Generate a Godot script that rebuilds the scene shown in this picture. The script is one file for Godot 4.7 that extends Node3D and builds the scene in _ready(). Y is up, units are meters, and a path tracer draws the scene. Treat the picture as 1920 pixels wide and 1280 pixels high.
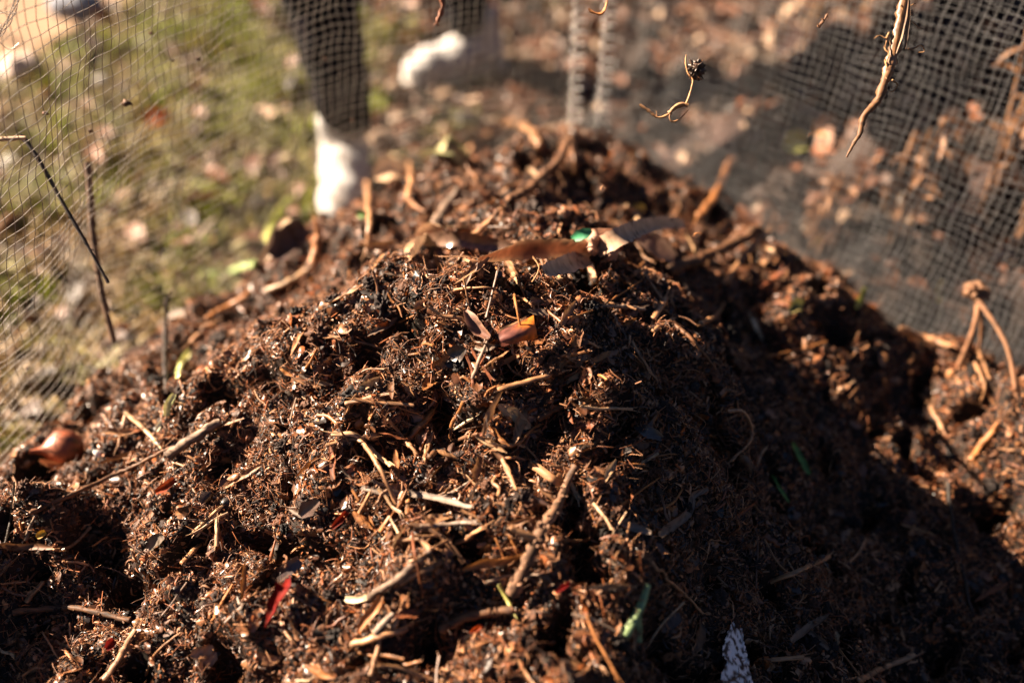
extends Node3D

# ---------------------------------------------------------------- camera constants
const PITCH := 0.733          # the camera looks 42 degrees down
const EYE := Vector3(0.0, 1.25, 0.0)
const FOCAL_PX := 1867.0      # 35 mm lens, in pixels of the 1920 wide photograph

# ---------------------------------------------------------------- state
var R := RandomNumberGenerator.new()
var used := {}
var labels := {}
var M := {}
var landmarks := []
var patches: FastNoiseLite

# heap height grid
const GX0 := -1.0
const GZ0 := -2.0
const GS := 0.004
const GW := 538
const GH := 463
var H := PackedFloat32Array()

# plans of the two nets (x, z)
var left_plan := [Vector2(-0.80, -0.30), Vector2(-0.74, -0.60), Vector2(-0.66, -0.92), Vector2(-0.58, -1.16), Vector2(-0.42, -1.40), Vector2(-0.16, -1.57), Vector2(0.12, -1.68)]
var right_plan := [Vector2(0.12, -1.68), Vector2(0.30, -1.50), Vector2(0.50, -1.32), Vector2(0.72, -1.12), Vector2(0.95, -0.92), Vector2(1.2, -0.70)]

const TONE := {
	"tan": Color(0.31, 0.155, 0.070), "bright": Color(0.46, 0.285, 0.15), "orange": Color(0.30, 0.118, 0.034), "brown": Color(0.13, 0.058, 0.025),
	"grey": Color(0.17, 0.115, 0.08), "rust": Color(0.18, 0.054, 0.018), "dark": Color(0.022, 0.015, 0.011), "cream": Color(0.52, 0.40, 0.25),
	"green": Color(0.10, 0.21, 0.045), "palegreen": Color(0.30, 0.40, 0.16), "bluegrey": Color(0.20, 0.15, 0.115), "olive": Color(0.27, 0.25, 0.07),
}
const DIRT := Color(0.028, 0.018, 0.012)


# ================================================================ small helpers
class Shape:
	var v := PackedVector3Array()
	var n := PackedVector3Array()
	var c := PackedColorArray()
	var i := PackedInt32Array()

	func mesh(mat: Material) -> ArrayMesh:
		var a := []
		a.resize(Mesh.ARRAY_MAX)
		a[Mesh.ARRAY_VERTEX] = v
		a[Mesh.ARRAY_COLOR] = c
		a[Mesh.ARRAY_INDEX] = i
		var m := ArrayMesh.new()
		if n.size() == v.size():
			a[Mesh.ARRAY_NORMAL] = n
			m.add_surface_from_arrays(Mesh.PRIMITIVE_TRIANGLES, a)
		else:
			var st := SurfaceTool.new()
			st.create_from_arrays(a)
			st.generate_normals()
			m = st.commit()
		m.surface_set_material(0, mat)
		return m

	func quad(a: int, b: int, d: int, e: int) -> void:
		i.append_array([a, b, d, d, b, e])


func numbered(called: String) -> String:
	if not used.has(called):
		used[called] = 0
		return called
	used[called] += 1
	return "%s_%03d" % [called, used[called]]


func tag(o: Node, label: String, category := "", group := "", kind := "") -> Node:
	if label:
		o.set_meta("label", label)
		labels[label] = labels.get(label, 0) + 1
	if category:
		o.set_meta("category", category)
	if group:
		o.set_meta("group", group)
	if kind:
		o.set_meta("kind", kind)
	return o


func thing(called: String, at: Vector3, label: String, category: String, group := "") -> Node3D:
	var o := Node3D.new()
	o.name = numbered(called)
	add_child(o)
	o.position = at
	tag(o, label, category, group)
	return o


func put(called: String, m: Mesh, parent: Node = null, at := Vector3.ZERO) -> MeshInstance3D:
	var o := MeshInstance3D.new()
	o.mesh = m
	o.position = at
	if parent == null:
		o.name = numbered(called)
		add_child(o)
	else:
		o.name = called
		parent.add_child(o, true)
	return o


func mat(called: String, rough: float, spec := 0.5, back := 0.0, metal := 0.0) -> StandardMaterial3D:
	var m := StandardMaterial3D.new()
	m.resource_name = called
	m.vertex_color_use_as_albedo = true
	m.roughness = rough
	m.metallic_specular = spec
	m.metallic = metal
	m.cull_mode = BaseMaterial3D.CULL_DISABLED
	if back > 0.0:
		m.backlight_enabled = true
		m.backlight = Color(back, back, back)
	M[called] = m
	return m


func grain(freq: float, seed_: int, bump := false, lo := 0.6, hi := 1.0) -> NoiseTexture2D:
	var f := FastNoiseLite.new()
	f.seed = seed_
	f.frequency = freq
	f.fractal_octaves = 4
	var t := NoiseTexture2D.new()
	t.width = 512
	t.height = 512
	t.seamless = true
	t.noise = f
	if not bump:
		var g := Gradient.new()
		g.set_color(0, Color(lo, lo, lo))
		g.set_color(1, Color(hi, hi, hi))
		t.color_ramp = g
	return t


func tint(c: Color, f: float) -> Color:
	return Color(clampf(c.r * f, 0.0, 1.0), clampf(c.g * f, 0.0, 1.0), clampf(c.b * f, 0.0, 1.0))


func sight(px: float, py: float) -> Vector3:
	var x := (px - 960.0) / FOCAL_PX
	var y := (640.0 - py) / FOCAL_PX
	return Vector3(x, y * cos(PITCH) - sin(PITCH), -cos(PITCH) - y * sin(PITCH))


# the point in the air that lies so many metres in front of the camera
func air(px: float, py: float, depth: float) -> Vector3:
	return EYE + sight(px, py) * depth


# the point of the heap or the ground that is seen there
func spot(px: float, py: float) -> Vector3:
	var d := sight(px, py)
	var t := 0.6
	while t < 5.0:
		var p := EYE + d * t
		if p.y < height(p.x, p.z):
			var lo := t - 0.012
			for k in 6:
				var m := (lo + t) / 2.0
				var q := EYE + d * m
				if q.y < height(q.x, q.z):
					t = m
				else:
					lo = m
			break
		t += 0.012
	return EYE + d * t


func depth_of(p: Vector3) -> float:
	var r := p - EYE
	return -r.y * sin(PITCH) - r.z * cos(PITCH)


# ================================================================ the shape of the ground
func table(z: float, t: Array) -> float:
	for k in range(1, t.size()):
		if z >= t[k][0]:
			var f: float = (z - t[k][0]) / (t[k - 1][0] - t[k][0])
			return lerpf(t[k][1], t[k - 1][1], clampf(f, 0.0, 1.0))
	return t[-1][1]


const SPINE := [[-0.1, 0.28], [-0.3, 0.32], [-0.45, 0.365], [-0.65, 0.425], [-0.78, 0.485], [-0.88, 0.525], [-0.95, 0.515], [-1.1, 0.445], [-1.28, 0.38], [-1.5, 0.32], [-1.68, 0.28], [-1.9, 0.2]]
const SIG_L := [[-0.1, 0.30], [-0.6, 0.33], [-0.9, 0.31], [-1.2, 0.27], [-1.6, 0.30], [-2.0, 0.4]]
const SIG_R := [[-0.1, 0.17], [-0.6, 0.18], [-0.85, 0.20], [-1.05, 0.215], [-1.4, 0.21], [-2.0, 0.3]]
const MID := [[-0.1, 0.04], [-0.5, 0.02], [-0.8, -0.01], [-1.0, -0.02], [-1.4, 0.0], [-1.7, 0.08], [-2.0, 0.1]]


func macro(x: float, z: float) -> float:
	var top := table(z, SPINE)
	var dx := x - table(z, MID)
	var low := lerpf(0.19, 0.13, clampf((-z - 0.95) / 0.4, 0.0, 1.0)) if dx < 0.0 else lerpf(0.10, 0.17, clampf((-z - 0.5) / 0.6, 0.0, 1.0))
	low = minf(low, top)
	if dx > 0.0:
		dx = maxf(0.0, dx - 0.07 * smoothstep(-0.35, -0.75, z))
	var s := table(z, SIG_L) if dx < 0.0 else table(z, SIG_R)
	var h := low + (top - low) * exp(-0.5 * dx * dx / (s * s))
	# compost banked up against the netting on the near side
	h += 0.17 * exp(-pow((x + 0.67) / 0.09, 2.0) - pow((z + 0.64) / 0.12, 2.0))
	h += 0.06 * exp(-pow((x + 0.57) / 0.05, 2.0) - pow((z + 0.76) / 0.05, 2.0))
	h += 0.025 * exp(-pow((x - 0.47) / 0.17, 2.0) - pow((z + 1.10) / 0.17, 2.0))
	# and a lumpy rim along the fine netting on the far side
	var d := (x - 0.3) * -0.664 + (z + 1.5) * 0.747
	h += 0.10 * exp(-pow((d - 0.10) / 0.10, 2.0)) * smoothstep(0.25, 0.5, x) * (0.6 + 0.4 * sin(x * 19.0))
	return h


func seg_dist(p: Vector2, plan: Array) -> float:
	var best := 9.0
	for k in plan.size() - 1:
		best = minf(best, p.distance_to(Geometry2D.get_closest_point_to_segment(p, plan[k], plan[k + 1])))
	return best


# how far outside the two nets a point lies
func outside(p: Vector2, poly: PackedVector2Array) -> float:
	if Geometry2D.is_point_in_polygon(p, poly):
		return 0.0
	return minf(seg_dist(p, left_plan), seg_dist(p, right_plan))


func fnl(freq: float, seed_: int, oct := 1, kind := FastNoiseLite.TYPE_SIMPLEX_SMOOTH) -> FastNoiseLite:
	var f := FastNoiseLite.new()
	f.noise_type = kind
	f.seed = seed_
	f.frequency = freq
	if oct > 1:
		f.fractal_octaves = oct
	else:
		f.fractal_type = FastNoiseLite.FRACTAL_NONE
	return f


func shape_heap() -> void:
	H.resize(GW * GH)
	var poly := PackedVector2Array(left_plan)
	poly.append_array(PackedVector2Array(right_plan))
	poly.append(Vector2(1.3, 0.2))
	poly.append(Vector2(-0.9, 0.2))
	# fade-out across the nets, on a coarse grid
	var cw := 70
	var ch := 60
	var fade := PackedFloat32Array()
	fade.resize(cw * ch)
	for j in ch:
		for i in cw:
			var p := Vector2(GX0 + i * GS * 8.0, GZ0 + j * GS * 8.0)
			fade[j * cw + i] = 1.0 - smoothstep(0.0, 0.13, outside(p, poly))
	var big := fnl(5.5, 11, 2)
	var lump := fnl(16.0, 23, 2, FastNoiseLite.TYPE_CELLULAR)
	lump.cellular_return_type = FastNoiseLite.RETURN_DISTANCE
	lump.domain_warp_enabled = true
	lump.domain_warp_amplitude = 0.03
	lump.domain_warp_frequency = 14.0
	var crumb := fnl(55.0, 31, 2, FastNoiseLite.TYPE_CELLULAR)
	crumb.cellular_return_type = FastNoiseLite.RETURN_DISTANCE
	var fine := fnl(130.0, 41, 2)
	var pit := fnl(11.0, 53, 2)
	for j in GH:
		var z := GZ0 + j * GS
		var cj := j / 8
		var fj := (j % 8) / 8.0
		for i in GW:
			var x := GX0 + i * GS
			var ci := i / 8
			var fi := (i % 8) / 8.0
			var f0 := lerpf(fade[cj * cw + ci], fade[cj * cw + ci + 1], fi)
			var f1 := lerpf(fade[(cj + 1) * cw + ci], fade[(cj + 1) * cw + ci + 1], fi)
			var f := lerpf(f0, f1, fj)
			if f <= 0.001:
				H[j * GW + i] = -0.03
				continue
			var h := macro(x, z)
			h += 0.042 * big.get_noise_2d(x, z)
			h -= 0.034 * (lump.get_noise_2d(x, z) + 0.5)
			h -= 0.012 * (crumb.get_noise_2d(x, z) + 0.5)
			h += 0.0045 * fine.get_noise_2d(x, z)
			h -= 0.20 * maxf(0.0, pit.get_noise_2d(x, z) - 0.24)
			H[j * GW + i] = h * f - 0.03 * (1.0 - f)


func heap_height(x: float, z: float) -> float:
	var fx := (x - GX0) / GS
	var fz := (z - GZ0) / GS
	var i := int(fx)
	var j := int(fz)
	if i < 0 or j < 0 or i >= GW - 1 or j >= GH - 1 or fx < 0.0 or fz < 0.0:
		return -0.03
	fx -= i
	fz -= j
	var k := j * GW + i
	return lerpf(lerpf(H[k], H[k + 1], fx), lerpf(H[k + GW], H[k + GW + 1], fx), fz)


# the pile of dry litter beyond the second net
func litter_height(x: float, z: float) -> float:
	var a := Vector2((x - 1.35) / 0.62, (z + 1.95) / 0.75)
	var b := Vector2((x - 0.75) / 0.30, (z + 1.75) / 0.35)
	return 0.62 * exp(-a.length_squared()) + 0.12 * exp(-b.length_squared()) - 0.02


func height(x: float, z: float) -> float:
	return maxf(0.0, maxf(heap_height(x, z), litter_height(x, z)))


func heap_normal(x: float, z: float, e := 0.008) -> Vector3:
	return Vector3(height(x - e, z) - height(x + e, z), 2.0 * e, height(x, z - e) - height(x, z + e)).normalized()


# ================================================================ shapes
func smooth_path(ctrl: Array, step: float) -> Array:
	var out := []
	var n := ctrl.size()
	for k in n - 1:
		var p0: Vector3 = ctrl[maxi(k - 1, 0)]
		var p1: Vector3 = ctrl[k]
		var p2: Vector3 = ctrl[k + 1]
		var p3: Vector3 = ctrl[mini(k + 2, n - 1)]
		var parts := maxi(2, int(ceil(p1.distance_to(p2) / step)))
		for s in parts:
			out.append(p1.cubic_interpolate(p2, p0, p3, s / float(parts)))
	out.append(ctrl[n - 1])
	return out


# a round or flattened stalk along a path; its sides differ a little in tone as fibres do
func tube(sh: Shape, pts: Array, r0: float, r1: float, col: Color, sides := 6, jit := 0.12, flat := 1.0, dirt := 0.0, streak := 0.3) -> void:
	var base := sh.v.size()
	var n := pts.size()
	var t: Vector3 = (pts[1] - pts[0]).normalized()
	var side := t.cross(Vector3.UP)
	if side.length() < 0.2:
		side = t.cross(Vector3.RIGHT)
	side = side.normalized()
	var lane := []
	for s in sides:
		lane.append(1.0 + streak * R.randf_range(-1.0, 1.0))
	for k in n:
		t = (pts[mini(k + 1, n - 1)] - pts[maxi(k - 1, 0)]).normalized()
		side = (side - t * side.dot(t)).normalized()
		var up := side.cross(t)
		var f := k / float(n - 1)
		var r := lerpf(r0, r1, f) * (1.0 + jit * R.randf_range(-1.0, 1.0))
		var ring := 1.0 + streak * 0.6 * R.randf_range(-1.0, 1.0)
		for s in sides:
			var a := TAU * s / sides
			var rr := r * (1.0 + jit * 0.7 * R.randf_range(-1.0, 1.0))
			sh.v.append(pts[k] + side * cos(a) * rr + up * sin(a) * rr * flat)
			sh.n.append((side * cos(a) + up * sin(a) / flat).normalized())
			var c := tint(col, lane[s] * ring)
			if dirt > 0.0 and R.randf() < dirt:
				c = c.lerp(DIRT, R.randf_range(0.5, 0.95))
			sh.c.append(c)
	for k in n - 1:
		for s in sides:
			var a := base + k * sides + s
			var b := base + k * sides + (s + 1) % sides
			sh.i.append_array([a, b, a + sides, a + sides, b, b + sides])
	# torn ends
	for e in 2:
		var ring_at := base if e == 0 else base + (n - 1) * sides
		var axis: Vector3 = (pts[0] - pts[1]).normalized() if e == 0 else (pts[n - 1] - pts[n - 2]).normalized()
		var tip := sh.v.size()
		sh.v.append((pts[0] if e == 0 else pts[n - 1]) + axis * (r0 if e == 0 else r1) * 0.35)
		sh.n.append(axis)
		sh.c.append(tint(col, 0.7))
		for s in sides:
			var a := ring_at + s
			var b := ring_at + (s + 1) % sides
			if e == 0:
				sh.i.append_array([tip, b, a])
			else:
				sh.i.append_array([tip, a, b])


# a strap or blade along a path: WIDTHS at even steps, curled by CUP, turned by TWIST
func ribbon(sh: Shape, pts: Array, widths: Array, up0: Vector3, cup: float, twist: float, col: Color, edge: Color, spot_share := 0.0, wave := 0.0) -> void:
	var n := pts.size()
	var cols := 5
	var base := sh.v.size()
	for k in n:
		var t: Vector3 = (pts[mini(k + 1, n - 1)] - pts[maxi(k - 1, 0)]).normalized()
		var f := k / float(n - 1)
		var side := t.cross(up0).normalized().rotated(t, twist * f)
		var up := side.cross(t)
		var wf := f * (widths.size() - 1)
		var wk := mini(int(wf), widths.size() - 2)
		var w := lerpf(widths[wk], widths[wk + 1], wf - wk)
		for c in cols:
			var u := c / float(cols - 1) * 2.0 - 1.0
			var ragged := 1.0 + (R.randf_range(-0.12, 0.12) if absf(u) > 0.9 else 0.0)
			sh.v.append(pts[k] + side * u * w * 0.5 * ragged + up * (cup * w * (u * u - 0.4) + wave * w * sin(f * 17.0 + u * 2.0) * absf(u)))
			var cc := tint(col.lerp(edge, absf(u) ** 3.0), R.randf_range(0.8, 1.2))
			if R.randf() < spot_share:
				cc = cc.lerp(DIRT, R.randf_range(0.4, 0.9))
			sh.c.append(cc)
	for k in n - 1:
		for c in cols - 1:
			var a := base + k * cols + c
			sh.quad(a, a + 1, a + cols, a + cols + 1)


func ico(sub: int) -> Array:
	var g := (1.0 + sqrt(5.0)) / 2.0
	var v := [Vector3(-1, g, 0), Vector3(1, g, 0), Vector3(-1, -g, 0), Vector3(1, -g, 0), Vector3(0, -1, g), Vector3(0, 1, g), Vector3(0, -1, -g), Vector3(0, 1, -g), Vector3(g, 0, -1), Vector3(g, 0, 1), Vector3(-g, 0, -1), Vector3(-g, 0, 1)]
	for k in 12:
		v[k] = v[k].normalized()
	var f := [0, 11, 5, 0, 5, 1, 0, 1, 7, 0, 7, 10, 0, 10, 11, 1, 5, 9, 5, 11, 4, 11, 10, 2, 10, 7, 6, 7, 1, 8, 3, 9, 4, 3, 4, 2, 3, 2, 6, 3, 6, 8, 3, 8, 9, 4, 9, 5, 2, 4, 11, 6, 2, 10, 8, 6, 7, 9, 8, 1]
	for s in sub:
		var mids := {}
		var g2 := []
		for k in range(0, f.size(), 3):
			var m := []
			for e in 3:
				var a: int = f[k + e]
				var b: int = f[k + (e + 1) % 3]
				var key := Vector2i(mini(a, b), maxi(a, b))
				if not mids.has(key):
					mids[key] = v.size()
					v.append(((v[a] + v[b]) / 2.0).normalized())
				m.append(mids[key])
			g2.append_array([f[k], m[0], m[2], f[k + 1], m[1], m[0], f[k + 2], m[2], m[1], m[0], m[1], m[2]])
		f = g2
	return [v, f]


# an uneven lump: a ball pushed in and out by noise
func lump(sub: int, size: Vector3, rough: float, freq: float, seed_: int, col: Color, col2: Color, flat_faces := false) -> Shape:
	var nz := fnl(freq, seed_, 3)
	var b := ico(sub)
	var sh := Shape.new()
	var pts := PackedVector3Array()
	var cs := PackedColorArray()
	for p in b[0]:
		var k: float = 1.0 + rough * nz.get_noise_3dv(p)
		pts.append(p * k * size)
		cs.append(col.lerp(col2, clampf(0.5 + nz.get_noise_3dv(p * 2.3 + Vector3.ONE * 7.0), 0.0, 1.0)))
	for k in range(0, b[1].size(), 3):
		var t := [b[1][k], b[1][k + 1], b[1][k + 2]]
		var nrm := (pts[t[1]] - pts[t[0]]).cross(pts[t[2]] - pts[t[0]])
		if nrm.dot(pts[t[0]] + pts[t[1]] + pts[t[2]]) > 0.0:
			t = [t[0], t[2], t[1]]
			nrm = -nrm
		if flat_faces:
			for e in 3:
				sh.i.append(sh.v.size())
				sh.v.append(pts[t[e]])
				sh.n.append(-nrm.normalized())
				sh.c.append(cs[t[0]])
		else:
			sh.i.append_array(t)
	if not flat_faces:
		sh.v = pts
		sh.c = cs
	return sh


# surface nets over a distance field
func skin(field: Callable, lo: Vector3, hi: Vector3, cell: float, color: Callable) -> Shape:
	var nx := int((hi.x - lo.x) / cell) + 2
	var ny := int((hi.y - lo.y) / cell) + 2
	var nz := int((hi.z - lo.z) / cell) + 2
	var d := PackedFloat32Array()
	d.resize(nx * ny * nz)
	for z in nz:
		for y in ny:
			for x in nx:
				d[(z * ny + y) * nx + x] = field.call(lo + Vector3(x, y, z) * cell)
	var sh := Shape.new()
	var at := {}
	var corner := [0, 1, nx, nx + 1, nx * ny, nx * ny + 1, nx * ny + nx, nx * ny + nx + 1]
	for z in nz - 1:
		for y in ny - 1:
			for x in nx - 1:
				var k := (z * ny + y) * nx + x
				var neg := 0
				for c in corner:
					if d[k + c] < 0.0:
						neg += 1
				if neg == 0 or neg == 8:
					continue
				var sum := Vector3.ZERO
				var cnt := 0
				for e in [[0, 1], [2, 3], [4, 5], [6, 7], [0, 2], [1, 3], [4, 6], [5, 7], [0, 4], [1, 5], [2, 6], [3, 7]]:
					var a: float = d[k + corner[e[0]]]
					var b: float = d[k + corner[e[1]]]
					if (a < 0.0) != (b < 0.0):
						var f := a / (a - b)
						var pa := Vector3(e[0] & 1, (e[0] >> 1) & 1, e[0] >> 2)
						var pb := Vector3(e[1] & 1, (e[1] >> 1) & 1, e[1] >> 2)
						sum += pa.lerp(pb, f)
						cnt += 1
				at[k] = sh.v.size()
				var p := lo + (Vector3(x, y, z) + sum / cnt) * cell
				sh.v.append(p)
				sh.c.append(color.call(p))
	var steps := [1, nx, nx * ny]
	for k in at:
		for ax in 3:
			var a: float = d[k]
			var b: float = d[k + steps[ax]]
			if (a < 0.0) == (b < 0.0):
				continue
			var u: int = steps[(ax + 1) % 3]
			var w: int = steps[(ax + 2) % 3]
			if not (at.has(k - u) and at.has(k - w) and at.has(k - u - w)):
				continue
			var q := [at[k], at[k - u], at[k - u - w], at[k - w]]
			if a < 0.0:
				sh.i.append_array([q[0], q[2], q[1], q[0], q[3], q[2]])
			else:
				sh.i.append_array([q[0], q[1], q[2], q[0], q[2], q[3]])
	return sh


func capsule(p: Vector3, a: Vector3, b: Vector3, ra: float, rb: float) -> float:
	var ab := b - a
	var t := clampf((p - a).dot(ab) / ab.length_squared(), 0.0, 1.0)
	return p.distance_to(a + ab * t) - lerpf(ra, rb, t)


func smin(a: float, b: float, k: float) -> float:
	var h := clampf(0.5 + 0.5 * (b - a) / k, 0.0, 1.0)
	return lerpf(b, a, h) - k * h * (1.0 - h)


# ================================================================ copies for what nobody could count
class Many:
	var buf := PackedFloat32Array()
	var count := 0

	func add(b: Basis, o: Vector3, c: Color) -> void:
		buf.append_array([b.x.x, b.y.x, b.z.x, o.x, b.x.y, b.y.y, b.z.y, o.y, b.x.z, b.y.z, b.z.z, o.z, c.r, c.g, c.b, 1.0])
		count += 1

	func node(m: Mesh) -> MultiMeshInstance3D:
		var mm := MultiMesh.new()
		mm.transform_format = MultiMesh.TRANSFORM_3D
		mm.use_colors = true
		mm.mesh = m
		mm.instance_count = count
		mm.buffer = buf
		var o := MultiMeshInstance3D.new()
		o.multimesh = mm
		return o


func turned() -> Basis:
	return Basis(Quaternion(R.randfn(), R.randfn(), R.randfn(), R.randfn()).normalized())


func lying(normal: Vector3, tilt: float) -> Basis:
	var x := Vector3(R.randf_range(-1, 1), 0, R.randf_range(-1, 1))
	x = (x - normal * x.dot(normal)).normalized()
	x = (x + normal * R.randf_range(-0.3, 1.0) * tilt).normalized()
	var z := x.cross(normal).normalized()
	return Basis(x, z.cross(x), z).rotated(x, R.randf_range(-0.6, 0.6))


func stuff(called: String, many: Many, m: Mesh, parent: Node, label: String, category := "") -> void:
	var o := many.node(m)
	if parent:
		o.name = called
		parent.add_child(o, true)
	else:
		o.name = numbered(called)
		add_child(o)
	tag(o, label, category, "", "stuff")


# ================================================================ setting
func build_ground() -> void:
	var soil := StandardMaterial3D.new()
	soil.resource_name = "lawn_soil"
	soil.albedo_color = Color(0.026, 0.018, 0.011).linear_to_srgb()
	soil.albedo_texture = grain(0.02, 5, false, 0.45, 1.0)
	soil.uv1_triplanar = true
	soil.uv1_world_triplanar = true
	soil.uv1_scale = Vector3(1.7, 1.7, 1.7)
	soil.roughness = 0.95
	var p := PlaneMesh.new()
	p.size = Vector2(240, 240)
	p.material = soil
	tag(put("ground", p), "mossy lawn soil that the compost bay stands on", "", "", "structure")
	# pale sand beyond the lawn
	var sh := Shape.new()
	var rim := [Vector2(-1.0, -3.35), Vector2(-1.12, -3.02), Vector2(-1.22, -2.72), Vector2(-1.36, -2.44), Vector2(-1.55, -2.3), Vector2(-1.9, -2.15), Vector2(-3.2, -1.9), Vector2(-6.5, -2.6), Vector2(-7, -7), Vector2(-2.0, -7)]
	var mid := Vector2(-3.0, -3.8)
	var nz := fnl(3.0, 8, 3)
	sh.v.append(Vector3(mid.x, 0.005, mid.y))
	sh.c.append(Color(0.34, 0.23, 0.15))
	var dense := []
	for k in rim.size():
		for s in 6:
			var q: Vector2 = rim[k].lerp(rim[(k + 1) % rim.size()], s / 6.0)
			dense.append(q + Vector2(nz.get_noise_2dv(q), nz.get_noise_2dv(q + Vector2(9, 9))) * 0.12)
	for k in dense.size():
		for ring in 6:
			var q := mid.lerp(dense[k], (ring + 1) / 6.0)
			sh.v.append(Vector3(q.x, 0.005, q.y))
			sh.c.append(tint(Color(0.34, 0.23, 0.15), 1.0 + 0.35 * nz.get_noise_2dv(q * 3.0)))
	var m := dense.size()
	for k in m:
		var a := 1 + k * 6
		var b := 1 + ((k + 1) % m) * 6
		sh.i.append_array([0, b, a])
		for ring in 5:
			sh.quad(b + ring, b + ring + 1, a + ring, a + ring + 1)
	var sand := mat("sand", 0.95, 0.3)
	sand.albedo_texture = grain(0.06, 15, false, 0.7, 1.0)
	sand.uv1_triplanar = true
	sand.uv1_world_triplanar = true
	sand.uv1_scale = Vector3(4, 4, 4)
	tag(put("sandy_ground", sh.mesh(sand)), "bare pale sand at the edge of the lawn", "", "", "structure")


func build_lawn() -> void:
	# tufts of short grass and moss
	for kind in 2:
		var sh := Shape.new()
		for k in 14:
			var a := R.randf() * TAU
			var lean := R.randf_range(0.2, 1.1) if kind == 0 else R.randf_range(0.8, 1.5)
			var l := R.randf_range(0.02, 0.055) if kind == 0 else R.randf_range(0.03, 0.08)
			var o := Vector3(R.randf_range(-0.02, 0.02), 0, R.randf_range(-0.02, 0.02))
			var dirn := Vector3(cos(a) * sin(lean), cos(lean), sin(a) * sin(lean))
			var w := Vector3(-sin(a), 0, cos(a)) * R.randf_range(0.0012, 0.0028)
			var tipp := o + dirn * l + Vector3(0, -0.3 * l * sin(lean), 0)
			var midp := o + dirn * l * 0.55
			var c := Color.WHITE * R.randf_range(0.7, 1.15)
			var b := sh.v.size()
			for q in [o - w, o + w, midp - w, midp + w, tipp]:
				sh.v.append(q)
				sh.c.append(Color(c.r, c.g, c.b))
			sh.i.append_array([b, b + 1, b + 2, b + 2, b + 1, b + 3, b + 2, b + 3, b + 4])
		var many := Many.new()
		var patch := fnl(3.6, 70 + kind, 3)
		var tries := 0
		while many.count < (7000 if kind == 0 else 5000) and tries < 120000:
			tries += 1
			var x := R.randf_range(-2.3, 0.9)
			var z := R.randf_range(-4.2, -0.6)
			if heap_height(x, z) > 0.0 or litter_height(x, z) > 0.0:
				continue
			if x < -1.05 + (z + 3.1) * -0.42 and z < -2.15 - 0.3 * absf(x + 1.5):
				continue
			var q := patch.get_noise_2d(x, z)
			# the lawn thins out towards the litter on the other side
			if q < -0.02 + clampf((x + 0.62) * 0.9, -0.25, 0.9):
				continue
			var g := clampf(0.5 + q * 2.6 + R.randf_range(-0.4, 0.4) - clampf((z + 2.2) * 0.5, -0.5, 0.5), 0.0, 1.0)
			var c := Color(0.23, 0.14, 0.05).lerp(Color(0.215, 0.25, 0.012), g) if kind == 0 else Color(0.27, 0.17, 0.075).lerp(Color(0.17, 0.16, 0.04), g)
			var b := Basis(Vector3.UP, R.randf() * TAU).scaled(Vector3.ONE * R.randf_range(0.6, 1.3))
			many.add(b, Vector3(x, 0.0, z), tint(c, R.randf_range(0.25, 1.35)))
		stuff("lawn_grass", many, sh.mesh(M.leaf), null, "short mossy lawn grass behind the netting" if kind == 0 else "dry yellowed grass lying among the lawn", "grass")


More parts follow.
